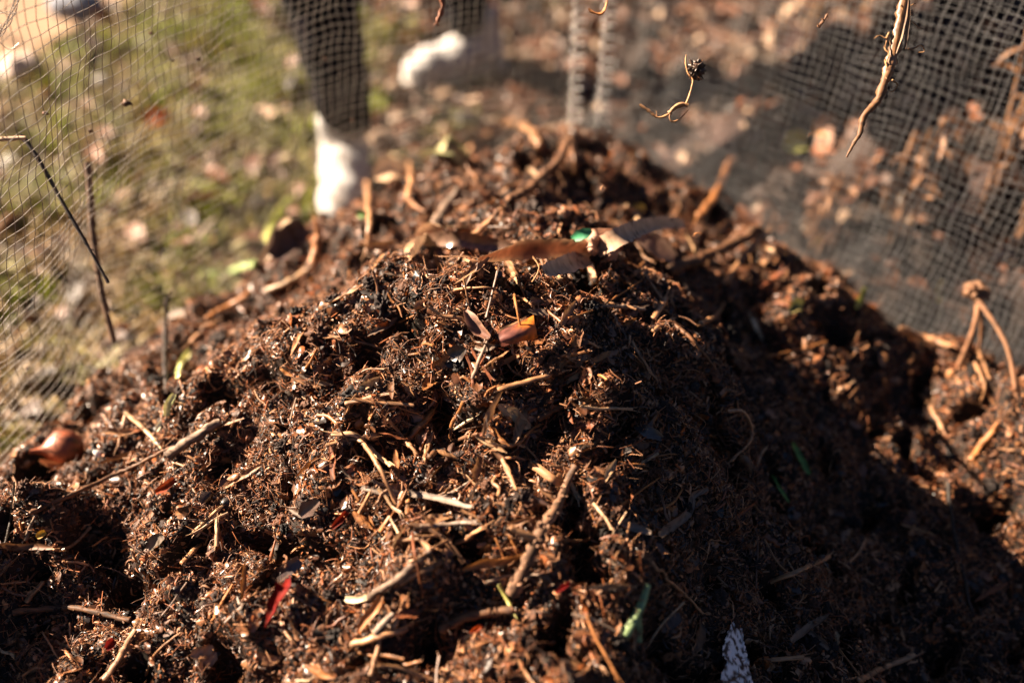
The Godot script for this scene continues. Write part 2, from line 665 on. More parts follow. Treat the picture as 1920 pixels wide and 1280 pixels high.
func build_litter() -> void:
	# curled fallen leaves
	for kind in 3:
		var sh := Shape.new()
		var pts := []
		for k in 6:
			var f := k / 5.0
			pts.append(Vector3((f - 0.5) * 1.0, 0.16 * sin(f * 3.1) + 0.05 * sin(f * 9.0), 0.1 * sin(f * 4.0 + kind)))
		ribbon(sh, pts, [0.06, 0.42, 0.55, 0.4, 0.05] if kind < 2 else [0.05, 0.2, 0.22, 0.12, 0.03], Vector3.UP, 0.35 - 0.3 * kind, 0.5 * kind, Color(0.9, 0.9, 0.9), Color(0.8, 0.8, 0.8))
		var many := Many.new()
		var goal := 5200
		while many.count < goal:
			var x := R.randf_range(-2.0, 2.6)
			var z := R.randf_range(-4.0, -0.7)
			if heap_height(x, z) > 0.0 or (x > 0.95 and R.randf() < 0.8):
				continue
			var bare := 1.0 if x > -0.48 + 0.25 * R.randf() else 0.34 + 0.4 * smoothstep(-2.4, -1.5, z)
			if R.randf() > bare:
				continue
			if x < -1.05 + (z + 3.1) * -0.42 and z < -2.0 and R.randf() < 0.95:
				continue
			var y := maxf(0.0, litter_height(x, z))
			var s := R.randf_range(0.018, 0.05) * (1.0 if R.randf() < 0.8 else 1.7)
			var c: Color = [Color(0.17, 0.072, 0.036), Color(0.27, 0.13, 0.07), Color(0.03, 0.015, 0.010), Color(0.22, 0.078, 0.03), Color(0.48, 0.33, 0.22)][R.randi() % 5]
			var b := lying(heap_normal(x, z, 0.03), 0.8).scaled(Vector3.ONE * s)
			many.add(b, Vector3(x, y + s * R.randf_range(0.0, 0.45), z), tint(c, R.randf_range(0.2, 1.05) * (0.8 if x < -0.4 else 1.0)))
		stuff("leaf_litter", many, sh.mesh(M.leaf), null, ["curled dry brown leaves strewn behind the netting", "broad dry tan leaves littering the ground beyond the bay", "narrow shrivelled leaves littering the ground beyond the bay"][kind], "leaf litter")
	# dark clods among the litter of the bank
	var clods := Many.new()
	while clods.count < 900:
		var x := R.randf_range(0.1, 2.4)
		var z := R.randf_range(-3.2, -0.9)
		if heap_height(x, z) > 0.0 or x < 0.85 and R.randf() < 0.8:
			continue
		var s := R.randf_range(0.012, 0.05)
		clods.add(turned().scaled(Vector3.ONE * s), Vector3(x, maxf(0.0, litter_height(x, z)) + s * 0.5, z), tint(Color(0.022, 0.013, 0.009), R.randf_range(0.7, 1.8)))
	stuff("earth_clods", clods, lump(3, Vector3(1, 0.7, 0.8), 0.9, 2.2, 812, Color(0.6, 0.6, 0.6), Color(1, 1, 1)).mesh(M.soil), null, "dark earth clods among the litter beyond the fine netting", "soil")
	# the mound below the litter
	var sh2 := Shape.new()
	var n := 60
	var nz := fnl(12.0, 91, 3)
	for j in n + 1:
		for i in n + 1:
			var x := lerpf(-0.3, 3.2, i / float(n))
			var z := lerpf(-4.2, -0.4, j / float(n))
			var y := litter_height(x, z)
			sh2.v.append(Vector3(x, y + (0.10 * nz.get_noise_2d(x * 0.6, z * 0.6) + 0.03 * nz.get_noise_2d(x, z) if y > 0.0 else 0.0), z))
			sh2.c.append(tint(Color(0.024, 0.013, 0.009), 1.0 + 0.6 * nz.get_noise_2d(x * 2.0, z * 2.0)))
	for j in n:
		for i in n:
			var a := j * (n + 1) + i
			sh2.quad(a, a + 1, a + n + 1, a + n + 2)
	tag(put("litter_mound", sh2.mesh(M.soil)), "bank of brown compost and dry litter beyond the fine wire netting", "", "", "structure")


# ================================================================ the heap
func build_heap() -> void:
	var heap := thing("compost_heap", Vector3(0, 0, -0.95), "dark brown crumbly compost heap in the middle of the netted bay", "compost heap")
	var off := Vector3(0, 0, 0.95)
	var sh := Shape.new()
	var tone := fnl(9.0, 3, 3)
	var fleck := fnl(160.0, 4, 2)
	sh.v.resize(GW * GH)
	sh.n.resize(GW * GH)
	sh.c.resize(GW * GH)
	for j in GH:
		for i in GW:
			var k := j * GW + i
			var x := GX0 + i * GS
			var z := GZ0 + j * GS
			sh.v[k] = Vector3(x, H[k], z) + off
			var l := H[k - 1] if i > 0 else H[k]
			var r := H[k + 1] if i < GW - 1 else H[k]
			var u := H[k - GW] if j > 0 else H[k]
			var d := H[k + GW] if j < GH - 1 else H[k]
			sh.n[k] = Vector3(l - r, 2.0 * GS, u - d).normalized()
			var c := Color(0.008, 0.005, 0.0035).lerp(Color(0.032, 0.016, 0.009), clampf(0.4 + 0.8 * tone.get_noise_2d(x, z), 0.0, 1.0))
			sh.c[k] = tint(c, 1.0 + 0.7 * fleck.get_noise_2d(x, z))
	for j in GH - 1:
		for i in GW - 1:
			var k := j * GW + i
			if H[k] < -0.02 and H[k + 1] < -0.02 and H[k + GW] < -0.02 and H[k + GW + 1] < -0.02:
				continue
			sh.i.append_array([k, k + 1, k + GW, k + GW, k + 1, k + GW + 1])
	put("soil_body", sh.mesh(M.soil), heap)

	var tones := [Color(0.010, 0.0055, 0.004), Color(0.026, 0.012, 0.0075), Color(0.095, 0.036, 0.015), Color(0.21, 0.085, 0.034), Color(0.36, 0.17, 0.075), Color(0.24, 0.072, 0.019)]
	patches = fnl(8.0, 99, 2)
	# earthy clods
	for kind in 4:
		var many := Many.new()
		var m := lump(3, Vector3(1.0, 0.7, 0.85), 0.9, 2.2, 300 + kind, Color(0.35, 0.35, 0.35), Color(1, 1, 1)).mesh(M.soil)
		while many.count < 200:
			var p := place()
			var s := R.randf_range(0.004, 0.010) * (1.0 if R.randf() < 0.9 else 1.7)
			many.add(turned().scaled(Vector3.ONE * s), p + off + Vector3(0, s * R.randf_range(-0.3, 0.4), 0), tint(tones[[0, 1, 1, 2, 0, 2][R.randi() % 6]], R.randf_range(0.7, 1.2)))
		stuff("earth_clod", many, m, heap, "")
	# crumbs
	for kind in 4:
		var many := Many.new()
		var m := lump(0, Vector3(1.0, R.randf_range(0.4, 0.8), R.randf_range(0.5, 0.9)), 1.1, 1.1, 400 + kind, Color(0.7, 0.7, 0.7), Color(1, 1, 1), true).mesh([M.crumb, M.wet, M.crumb, M.wet][kind])
		while many.count < 34000:
			var p := place()
			var s := 0.0008 + 0.0028 * pow(R.randf(), 2.2)
			var c: Color = tones[mini(int(pow(R.randf(), 1.15) * 6.0), 5)]
			many.add(turned().scaled(Vector3.ONE * s), p + off + Vector3(0, R.randf_range(-0.0005, 0.0028), 0), tint(c, R.randf_range(0.6, 1.35)))
		stuff("loose_crumb", many, m, heap, "")
	# curled flakes and shreds
	for kind in 4:
		var sh3 := Shape.new()
		var pts := []
		var bend := [0.5, 1.6, 2.6, 3.6][kind] as float
		for k in 6:
			var f := k / 5.0 - 0.5
			pts.append(Vector3(sin(f * bend) / bend, (cos(f * bend) - 1.0) / bend + 0.3, 0.12 * sin(f * 5.0 + kind)))
		ribbon(sh3, pts, [0.04, 0.16, 0.2, 0.14, 0.05] if kind < 2 else [0.05, 0.09, 0.1, 0.08, 0.03], Vector3.UP, 0.3, 0.6 * kind, Color(0.95, 0.95, 0.95), Color(0.75, 0.75, 0.75))
		var m3 := sh3.mesh(M.shred if kind % 2 else M.wet_shred)
		var many := Many.new()
		while many.count < 26000:
			var p := place([0.6, -0.8, 0.8, 0.6][kind])
			var s := 0.004 + 0.012 * pow(R.randf(), 2.0)
			var c: Color = tones[mini(1 + int(pow(R.randf(), 1.3) * 5.0), 5)]
			many.add(lying(heap_normal(p.x, p.z), 1.0).scaled(Vector3.ONE * s), p + off + Vector3(0, R.randf_range(-0.0005, 0.002), 0), tint(c, R.randf_range(0.6, 1.4)))
		stuff("curled_shred", many, m3, heap, "")
	# torn and matted leaf flakes
	for kind in 5:
		var sf := Shape.new()
		var pf := []
		for k in 6:
			var f := k / 5.0
			pf.append(Vector3(f - 0.5, 0.10 * sin(f * 3.1 + kind) + R.randf_range(-0.03, 0.03), R.randf_range(-0.07, 0.07)))
		var wf := []
		for k in 7:
			wf.append(R.randf_range(0.18, 0.75) * (0.4 if k == 0 or k == 6 else 1.0))
		ribbon(sf, pf, wf, Vector3.UP, R.randf_range(-0.3, 0.35), R.randf_range(-0.9, 0.9), Color(0.95, 0.95, 0.95), Color(0.7, 0.7, 0.7), 0.12, 0.12)
		var mf := sf.mesh(M.leaf if kind % 2 else M.wet_shred)
		var many := Many.new()
		while many.count < 2600:
			var p := place()
			var s := 0.007 + 0.020 * pow(R.randf(), 2.2)
			var c: Color = tones[[0, 1, 2, 2, 3, 5, 3, 4][R.randi() % 8]]
			many.add(lying(heap_normal(p.x, p.z), 0.7).scaled(Vector3.ONE * s), p + off + Vector3(0, R.randf_range(0.0, 0.004), 0), tint(c, R.randf_range(0.6, 1.3)))
		stuff("leaf_flake", many, mf, heap, "")
	# what has spilled under the netting
	for kind in 2:
		var many := Many.new()
		var ms := lump(0, Vector3(1.0, 0.5, 0.7), 1.1, 1.1, 440 + kind, Color(0.7, 0.7, 0.7), Color(1, 1, 1), true).mesh(M.crumb)
		if kind == 1:
			var sp := Shape.new()
			ribbon(sp, [Vector3(-0.5, 0, 0), Vector3(-0.2, 0.1, 0.05), Vector3(0.1, 0.08, -0.05), Vector3(0.5, 0, 0.06)], [0.08, 0.3, 0.4, 0.2, 0.05], Vector3.UP, 0.2, 0.6, Color(0.95, 0.95, 0.95), Color(0.7, 0.7, 0.7), 0.1, 0.1)
			ms = sp.mesh(M.leaf)
		while many.count < [8000, 4200][kind]:
			var seg := R.randi() % (left_plan.size() - 1)
			var q: Vector2 = left_plan[seg].lerp(left_plan[seg + 1], R.randf())
			var al: Vector2 = (left_plan[seg + 1] - left_plan[seg]).normalized()
			q += Vector2(al.y, -al.x) * absf(R.randfn()) * 0.19 * (-1.0 if Vector2(al.y, -al.x).x > 0.0 else 1.0)
			var p := Vector3(q.x, height(q.x, q.y), q.y)
			var s := R.randf_range(0.002, 0.007) if kind == 0 else R.randf_range(0.008, 0.03)
			many.add((turned() if kind == 0 else lying(Vector3.UP, 0.7)).scaled(Vector3.ONE * s), p + off + Vector3(0, s * 0.2, 0), tint(tones[1 + R.randi() % 5], R.randf_range(0.6, 1.3)))
		stuff("spilled_crumb", many, ms, heap, "")
	# root hairs and fibres
	for kind in 4:
		var sh4 := Shape.new()
		var ctrl := []
		for k in 4:
			ctrl.append(Vector3(k / 3.0 - 0.5, R.randf_range(-0.12, 0.22), R.randf_range(-0.3, 0.3)))
		tube(sh4, smooth_path(ctrl, 0.2), 0.022, 0.010, Color(0.95, 0.95, 0.95), 3, 0.2)
		var m4 := sh4.mesh(M.shred)
		var many := Many.new()
		while many.count < 11500:
			var p := place(1.0)
			var s := 0.009 + 0.034 * pow(R.randf(), 2.2)
			var c: Color = tones[mini(1 + int(pow(R.randf(), 0.75) * 5.0), 5)]
			var b := lying(heap_normal(p.x, p.z), 0.9)
			many.add(Basis(b.x * s, b.y * s * 0.8, b.z * s * 0.8), p + off + Vector3(0, R.randf_range(0.0, 0.0025), 0), tint(c, R.randf_range(0.6, 1.4)))
		stuff("root_hair", many, m4, heap, "")
	# chopped straw too short to pick apart
	for kind in 3:
		var sh5 := Shape.new()
		var ctrl := [Vector3(-0.5, 0, 0), Vector3(0.0, 0.04 * kind, 0.03), Vector3(0.5, 0, 0)]
		tube(sh5, smooth_path(ctrl, 0.25), 0.075, 0.06, Color(0.95, 0.95, 0.95), 5, 0.2, 0.5 + 0.2 * kind)
		var m5 := sh5.mesh(M.straw)
		var many := Many.new()
		while many.count < 1500:
			var p := place(1.0)
			var s := 0.008 + 0.019 * pow(R.randf(), 1.8)
			var c: Color = [TONE.tan, TONE.brown, TONE.orange, TONE.tan, TONE.orange, TONE.rust][R.randi() % 6]
			many.add(lying(heap_normal(p.x, p.z), 0.7).scaled(Vector3.ONE * s), p + off + Vector3(0, R.randf_range(0.0, 0.003), 0), tint(c, R.randf_range(0.6, 1.3)))
		stuff("chopped_straw", many, m5, heap, "")


# a random point of the heap, oftener where the camera is near; WANT picks the patches that are full of fibre (1) or of fine peat (-1)
func place(want := 0.0) -> Vector3:
	while true:
		var x := R.randf_range(-0.85, 0.95)
		var z := R.randf_range(-1.85, -0.3)
		var h := heap_height(x, z)
		if h < 0.01:
			continue
		if want != 0.0 and patches.get_noise_2d(x, z) * want < R.randf_range(-0.55, 0.35):
			continue
		var near := exp(-((x * x) / 0.3 + (z + 0.78) * (z + 0.78) / 0.12))
		if R.randf() < 0.3 + 0.7 * near:
			return Vector3(x, h, z)
	return Vector3.ZERO


# ================================================================ stalks, roots and leaves on the heap
func parse(s: String) -> Array:
	var out := []
	for w in s.split(" ", false):
		var q := w.split(",")
		out.append(Vector2(q[0].to_float(), q[1].to_float()))
	return out


# lays a stiff path on the heap: its ends touch, its middle bridges the dips and is lifted over the bumps
func laid(pix: Array, r: float, lifts: Array) -> Array:
	var ctrl := []
	for k in pix.size():
		var p := spot(pix[k].x, pix[k].y)
		var l: float = lifts[mini(k, lifts.size() - 1)] if lifts.size() else 0.0
		ctrl.append(p + Vector3(0, r * 1.0 + 0.008 + l, 0))
	var path := smooth_path(ctrl, 0.006)
	var need := 0.0
	for p in path:
		need = maxf(need, height(p.x, p.z) + r * 0.3 - p.y)
	need = minf(need, 0.035)
	for k in path.size():
		path[k] = path[k] + Vector3(0, need, 0)
	return path


func centred(path: Array) -> Vector3:
	var mid := Vector3.ZERO
	for p in path:
		mid += p
	return mid / path.size()


# one stalk: width in photograph pixels; STYLE straw, root, stick, flat or hair
func stalk(called: String, category: String, style: String, pix: String, width: float, tone: String, label: String, lifts := [], group := "dry stalks strewn over the compost heap") -> Node3D:
	var px := parse(pix)
	var c: Color = TONE[tone]
	var p0 := spot(px[0].x, px[0].y)
	var r := 0.55 * width * depth_of(p0) / FOCAL_PX
	var path := laid(px, r, lifts)
	var mid := centred(path)
	var kink := Vector3.ZERO
	for k in path.size():
		kink = kink * 0.8 + Vector3(R.randf_range(-1, 1), R.randf_range(-1, 1), R.randf_range(-1, 1)) * r * 0.22
		path[k] = path[k] - mid + kink
	var sh := Shape.new()
	match style:
		"straw":
			tube(sh, path, r, r * 0.85, c, 8, 0.10, 0.7, 0.14, 0.45)
			# split fibres at the ends
			for e in 3:
				var k0 := 0 if e == 0 else path.size() - 1
				var k1 := mini(2, path.size() - 1) if e == 0 else maxi(path.size() - 3, 0)
				var out: Vector3 = path[k0] - path[k1]
				var dv := Vector3(R.randf_range(-1, 1), R.randf_range(-0.3, 1), R.randf_range(-1, 1)).normalized() * r
				tube(sh, [path[k1] + dv * 0.7, path[k0] + dv * 0.9, path[k0] + out.normalized() * r * R.randf_range(1.0, 4.0) + dv * R.randf_range(1.0, 2.4)], r * 0.35, r * 0.12, tint(c, R.randf_range(0.7, 1.2)), 4, 0.2, 0.6, 0.1)
			# a growth ring of the stem
			if path.size() > 8:
				var k := int(path.size() * R.randf_range(0.3, 0.7))
				tube(sh, [path[k - 1].lerp(path[k], 0.6), path[k].lerp(path[k + 1], 0.4)], r * 1.18, r * 1.18, tint(c, 0.75), 7, 0.03, 0.8)
		"root":
			tube(sh, path, r, r * 0.55, c, 6, 0.2, 0.9, 0.2)
		"stick":
			tube(sh, path, r, r * 0.85, c, 9, 0.16, 0.95, 0.35, 0.45)
			for k in range(2, path.size() - 1):
				if R.randf() < 0.3:
					var dv := Vector3(R.randf_range(-1, 1), R.randf_range(0, 1), R.randf_range(-1, 1)).normalized()
					var q: Vector3 = path[k] + dv * r * 0.8
					tube(sh, [q, q + dv * r * 0.5 + Vector3(0.001, 0, 0.001)], r * 0.35, r * 0.2, c.lerp(DIRT, 0.4), 5, 0.3)
		"flat":
			var ws := [0.6, 1.0, 0.95, 1.0, 0.5]
			for k in 5:
				ws[k] *= 2.0 * r
			ribbon(sh, path, ws, Vector3(R.randf_range(-0.5, 0.5), 1, 0.5).normalized(), 0.22, R.randf_range(-0.8, 0.8), c, tint(c, 0.8), 0.12)
		"hair":
			tube(sh, path, r, r * 0.6, c, 4, 0.15, 1.0, 0.1)
	var material: Material = {"straw": M.straw, "root": M.root, "stick": M.bark, "flat": M.leaf, "hair": M.root}[style]
	var o := put(called, sh.mesh(material), null, mid)
	tag(o, label, category, group)
	return o


func build_stalks() -> void:
	var g := "dry stalks strewn over the compost heap"
	# called, category, style, path in photograph pixels, width, tone, label
	var rows := [
		["straw_stalk", "straw", "straw", "936,769 1057,733", 11, "tan", "stout tan straw lying alone below the orange peel at the heap's middle"],
		["straw_stalk", "straw", "straw", "650,778 736,755", 10, "tan", "pale split straw on the pinkish crumbs at the heap's left shoulder"],
		["dry_stalk", "stalk", "root", "886,722 905,675 923,630", 8, "grey", "thin ragged stalk standing upright below and left of the orange peel"],
		["straw_stalk", "straw", "flat", "1070,694 1079,643", 11, "orange", "flat orange straw blade standing upright right of the orange peel"],
		["straw_stalk", "straw", "straw", "1079,643 1121,665", 7, "tan", "short tan straw leaning from the tip of the upright orange blade"],
		["straw_stalk", "straw", "flat", "1046,710 1060,697 1114,692 1140,676", 12, "orange", "bent orange-brown straw ribbon under the upright orange blade"],
		["straw_stalk", "straw", "straw", "1184,652 1200,682 1224,716", 6, "tan", "thin straw pointing down the dark side right of the ridge"],
		["straw_stalk", "straw", "straw", "1224,637 1261,615", 9, "tan", "short tan straw with a broken end on the crest of the ridge"],
		["dry_stalk", "stalk", "root", "1261,618 1298,652 1340,705", 9, "brown", "brown stalk trailing from the broken straw into the shaded hollow"],
		["root_strand", "root", "hair", "1066,613 1114,597 1158,569 1202,542", 5, "orange", "thin orange root curving up towards the thick dirt-caked stem"],
		["straw_stalk", "straw", "straw", "1114,597 1160,594 1206,600", 10, "grey", "greyish straw lying level right of the orange peel"],
		["straw_stalk", "straw", "straw", "1224,611 1246,575", 12, "tan", "stubby tan straw leaning at the right end of the crest"],
		["root_strand", "root", "hair", "853,560 920,556 962,571", 5, "tan", "fine tan root arched over the peak left of the orange peel"],
		["root_strand", "root", "hair", "962,565 967,615 978,648", 6, "orange", "thin stalk hanging across the face of the orange peel", [0.004, 0.03, 0.004]],
		["root_strand", "root", "hair", "962,565 985,578 1003,592", 7, "tan", "short tan stalk lying over the top edge of the orange peel"],
		["straw_stalk", "straw", "straw", "958,652 962,675 976,694", 8, "cream", "pale cream straw bent down just below the orange peel"],
		["straw_stalk", "straw", "straw", "762,846 785,815 812,785", 13, "orange", "broad orange-tan straw slanting on the heap's front, left of the middle"],
		["straw_stalk", "straw", "straw", "730,808 757,840 784,872", 8, "tan", "narrow tan straw crossing in front of the broad slanting straw"],
		["straw_stalk", "straw", "straw", "797,871 805,845 812,822", 7, "tan", "short tan straw upright beside the broad slanting straw"],
		["root_strand", "root", "hair", "908,760 915,745 940,733 991,727", 4, "orange", "hair-thin orange root curved above the stout tan straw"],
		["straw_stalk", "straw", "flat", "916,727 945,712 975,700", 10, "tan", "frayed tan straw shred above the curved orange root"],
		["dry_stalk", "stalk", "stick", "1011,799 1040,780 1070,762", 12, "brown", "dark brown stem piece below the right end of the stout straw"],
		["straw_stalk", "straw", "straw", "850,817 886,799", 8, "cream", "short pale straw lying left of the rough pale root bark"],
		["bark_strip", "bark", "flat", "936,780 962,790 989,820", 20, "bright", "rough pale strip of root bark in the middle of the heap front"],
		["straw_stalk", "straw", "straw", "953,503 971,540", 9, "bright", "pale straw leaning against the dark hollow behind the peak"],
		["straw_stalk", "straw", "straw", "1052,503 1046,540", 11, "bright", "pale upright straw stub in front of the reddish strap leaf"],
		["straw_stalk", "straw", "flat", "868,505 882,512 894,528", 11, "bright", "bright torn straw on the crest left of the strap leaf"],
		["root_strand", "root", "hair", "998,540 1010,530 998,515 1004,507", 3, "tan", "tiny curled tendril standing up left of the grey strap leaf", [0.0, 0.012, 0.02, 0.012]],
		["root_strand", "root", "hair", "750,615 784,600", 4, "orange", "short orange root sliver on the dark crumbs left of the peak"],
		["straw_stalk", "straw", "straw", "625,836 670,845 700,871 735,895", 10, "bright", "bright curved straw arching over the dark hollow, left front", [0.004, 0.012, 0.012, 0.004]],
		["dry_stalk", "stalk", "straw", "614,852 674,849 711,901 745,965", 8, "tan", "long tan stalk bending below the bright curved straw", [0.004, 0.012, 0.012, 0.008]],
		["dry_stalk", "stalk", "root", "809,880 839,855 895,837", 11, "brown", "brown woody stalk curving across the heap's middle front"],
		["straw_stalk", "straw", "flat", "679,927 720,935 782,939 887,965", 12, "bluegrey", "long grey straw lying in the shaded hollow of the heap front"],
		["straw_stalk", "straw", "straw", "831,944 876,920", 9, "grey", "dull tan straw leaning above the long grey straw"],
		["straw_stalk", "straw", "straw", "741,973 758,937", 13, "orange", "fat orange straw stub standing at the end of the long tan stalk"],
		["straw_stalk", "straw", "straw", "765,975 766,945", 9, "orange", "smaller orange straw stub right beside the fat one"],
		["straw_stalk", "straw", "straw", "715,1008 736,982", 12, "orange", "cut orange straw end below the fat orange stub"],
		["straw_stalk", "straw", "straw", "674,974 696,937", 8, "tan", "tan straw slanting left of the fat orange stub"],
		["straw_stalk", "straw", "straw", "790,999 840,994 895,991", 9, "grey", "grey-brown straw lying level across the lower heap front"],
		["straw_stalk", "straw", "straw", "741,1026 794,1019", 9, "tan", "tan straw lying level below the grey-brown one"],
		["dry_stalk", "stalk", "straw", "857,1030 882,1018 904,1002", 12, "tan", "tan stalk with a knobbed end pointing at the thick root"],
		["dry_stalk", "stalk", "stick", "771,995 827,1017 872,1066", 11, "brown", "dark brown stem slanting down to the black pit"],
		["root_strand", "root", "root", "775,1015 782,1070 794,1137", 6, "rust", "rust-red root hanging straight down over the lower front", [0.006, 0.012, 0.004]],
		["straw_stalk", "straw", "straw", "752,1104 780,1088 812,1074", 13, "tan", "tan straw beside the grey scaly stem, lower front"],
		["dry_stalk", "stalk", "stick", "692,1132 730,1110 760,1089 805,1047", 14, "grey", "grey scaly stem slanting across the lower heap front"],
		["straw_stalk", "straw", "flat", "649,1134 672,1133 698,1126", 13, "cream", "bright cream splinter at the foot of the grey scaly stem"],
		["dry_stalk", "stalk", "straw", "662,1221 710,1207 762,1190", 14, "tan", "thick tan stalk with a torn end near the bottom of the heap front"],
		["dry_stalk", "stalk", "straw", "696,1276 711,1227 715,1197", 9, "tan", "tan stalk running down under the thick torn one"],
		["dry_stalk", "stalk", "stick", "704,1199 737,1165", 14, "bluegrey", "dark grey stem stub above the thick torn stalk"],
		["straw_stalk", "straw", "straw", "737,1188 750,1160 760,1135", 10, "tan", "upright tan straw above the torn end of the thick stalk"],
		["straw_stalk", "straw", "flat", "674,1192 700,1160 716,1130", 17, "orange", "broad orange-brown husk standing below the cream splinter"],
		["root_strand", "root", "root", "914,1102 950,1090 1011,1087 1037,1106", 7, "grey", "dull root bridging the pit below the thick root"],
		["green_stalk", "stalk", "straw", "936,1107 951,1134 962,1164", 8, "olive", "short yellow-green stem stub below the thick root"],
		["fallen_stick", "stick", "stick", "827,1197 887,1170 962,1160", 20, "brown", "dirt-caked stick over the black hollow at the bottom of the heap"],
		["dry_stalk", "stalk", "flat", "1116,1122 1150,1107 1187,1113", 8, "tan", "bent tan leaf sliver left of the forked green stem"],
		["root_strand", "root", "hair", "1165,957 1200,930 1236,905", 5, "orange", "thin orange root lit at the edge of the shaded slope"],
		["dry_stalk", "stalk", "flat", "989,886 1037,909 1071,938", 14, "tan", "dry tan strap leading to the head of the thick root"],
		["straw_stalk", "straw", "straw", "1064,912 1075,930 1086,950", 11, "cream", "bright cream straw splinter at the head of the thick root"],
		["straw_stalk", "straw", "straw", "1011,954 1049,974", 10, "cream", "pale straw stuck sideways into the thick root"],
		["root_strand", "root", "root", "1056,1032 1105,1029 1124,995 1150,987", 7, "brown", "brown tendril looping in the shade right of the thick root"],
		["fallen_leaf", "leaf", "flat", "1146,972 1165,995 1221,1012", 15, "bluegrey", "limp grey leaf ribbon on the shaded slope"],
		["dry_stalk", "stalk", "straw", "1361,800 1391,804 1404,849 1365,892", 7, "tan", "thin stalk bent like a hook in the dark right hollow"],
		["root_strand", "root", "hair", "1281,808 1344,834", 4, "orange", "short straight orange root in the dark right hollow"],
		["root_strand", "root", "root", "1228,969 1260,954 1277,929", 7, "orange", "pinkish lit root tip at the edge of the deep shade"],
		["fallen_leaf", "leaf", "flat", "1234,1019 1290,976 1299,946 1327,933", 16, "grey", "frayed grey fibre strip hooked over in the shade"],
		["straw_stalk", "straw", "straw", "1245,1096 1280,1122 1316,1160", 8, "tan", "tan straw above the dirt-smeared white scrap"],
		["straw_stalk", "straw", "straw", "1440,1111 1495,1090 1549,1059", 9, "tan", "brown straw lying alone in the shaded bottom of the bay"],
		["fallen_leaf", "leaf", "flat", "1481,1216 1510,1190 1552,1164", 15, "grey", "dry grey leaf strip right of the dirt-smeared white scrap"],
		["dry_stalk", "stalk", "flat", "1515,1194 1535,1212 1552,1227", 12, "grey", "frayed stalk crossing under the dry grey leaf strip"],
		["straw_stalk", "straw", "straw", "1444,1246 1504,1242", 9, "tan", "short level straw below the dry grey leaf strip"],
		["dry_stalk", "stalk", "straw", "1605,1284 1660,1258 1710,1237", 12, "tan", "knotty straw at the lower edge of the shaded hollow"],
		["dry_stalk", "stalk", "straw", "1815,871 1840,840 1867,806", 11, "orange", "sunlit orange stalk slanting out of the shade by the fine netting"],
		["root_strand", "root", "hair", "1432,1021 1455,1062 1480,1085 1507,1111", 3.5, "tan", "hair-fine root dangling in the dark hollow"],
		["root_strand", "root", "root", "1774,920 1785,1025 1815,1160", 9, "dark", "long dark root running down the far shaded side"],
		["grass_blade", "grass", "flat", "1483,841 1495,865 1513,900", 11, "green", "single green grass blade in the dark hollow"],
		["grass_blade", "grass", "flat", "1444,897 1460,925 1477,950", 6, "green", "thin green sprout below the single grass blade"],
		["fallen_stick", "stick", "straw", "1306,432 1332,406 1366,352", 15, "orange", "tan stick poking up behind the thick dirt-caked stem", [0.0, 0.01, 0.05]],
		["fallen_stick", "stick", "stick", "1250,522 1336,500 1415,474", 22, "brown", "thick dirt-caked stem pointing at the fine netting", [0.0, 0.008, 0.03]],
		["dry_stalk", "stalk", "straw", "1353,541 1379,518 1426,475", 10, "tan", "forked tan stalk under the tip of the thick dirt-caked stem", [0.0, 0.01, 0.03]],
		["dry_stalk", "stalk", "straw", "1422,550 1465,522", 12, "rust", "short reddish stalk beyond the thick dirt-caked stem"],
		["dry_stalk", "stalk", "root", "1310,627 1340,608 1357,582", 11, "tan", "curved tan rootlet right of the ridge"],
		["root_strand", "root", "hair", "1435,679 1500,665 1546,651", 7, "orange", "long thin orange stalk between ridge and fine netting"],
		["straw_stalk", "straw", "straw", "1409,610 1418,632", 9, "cream", "tiny cream straw end right of the curved rootlet"],
		["fallen_stick", "stick", "straw", "1684,629 1730,648 1778,662", 15, "tan", "pale tan stick leaning against the forked root stump"],
		["root_strand", "root", "root", "1822,694 1843,737 1830,771", 8, "tan", "thin root below the forked root stump"],
		["root_strand", "root", "root", "1830,668 1852,722", 7, "tan", "short root at the foot of the forked root stump"],
		["dry_stalk", "stalk", "straw", "1727,754 1745,785 1761,814", 11, "tan", "tan straw slanting on the sunlit clods by the fine netting"],
		["straw_stalk", "straw", "straw", "238,790 275,822 312,860", 8, "bright", "pale straw bent over right of the onion"],
		["straw_stalk", "straw", "straw", "225,848 238,788", 6, "tan", "thin straw meeting the top of the bent pale straw"],
		["fallen_stick", "stick", "stick", "318,868 365,840 412,808", 18, "grey", "thick weathered stick on the left flank of the heap"],
		["straw_stalk", "straw", "straw", "391,607 430,587 468,563", 12, "orange", "orange straw on the back left flank of the heap"],
		["straw_stalk", "straw", "straw", "500,556 545,538 578,518", 13, "bright", "bright tan straw on the back slope left of the peak"],
		["dry_stalk", "stalk", "straw", "578,518 592,500 604,472", 16, "orange", "thick orange stalk leaning above the bright tan straw", [0.0, 0.01, 0.03]],
		["green_stalk", "stalk", "straw", "402,533 440,526 484,517", 13, "palegreen", "pale green stem lying at the back left edge of the heap"],
		["straw_stalk", "straw", "straw", "363,652 380,635 398,617", 12, "tan", "short tan straw beside the pale leaf scraps"],
		["thorny_twig", "twig", "stick", "316,754 320,674 334,625", 9, "dark", "dark speckled twig standing on the left flank of the heap", [0.0, 0.03, 0.06]],
		["thorny_twig", "twig", "stick", "30,1160 103,1151 155,1151 245,1174", 11, "brown", "brown knobbly twig lying level at the lower left"],
		["dry_stalk", "stalk", "straw", "200,1284 230,1240 260,1192", 12, "tan", "speckled tan stalk slanting up from the bottom left"],
		["root_strand", "root", "root", "400,1175 420,1140 440,1106", 7, "orange", "thin orange-brown root left of the red leaf"],
		["root_strand", "root", "root", "505,1079 518,1030 531,982", 6, "rust", "straight rusty root above the red leaf"],
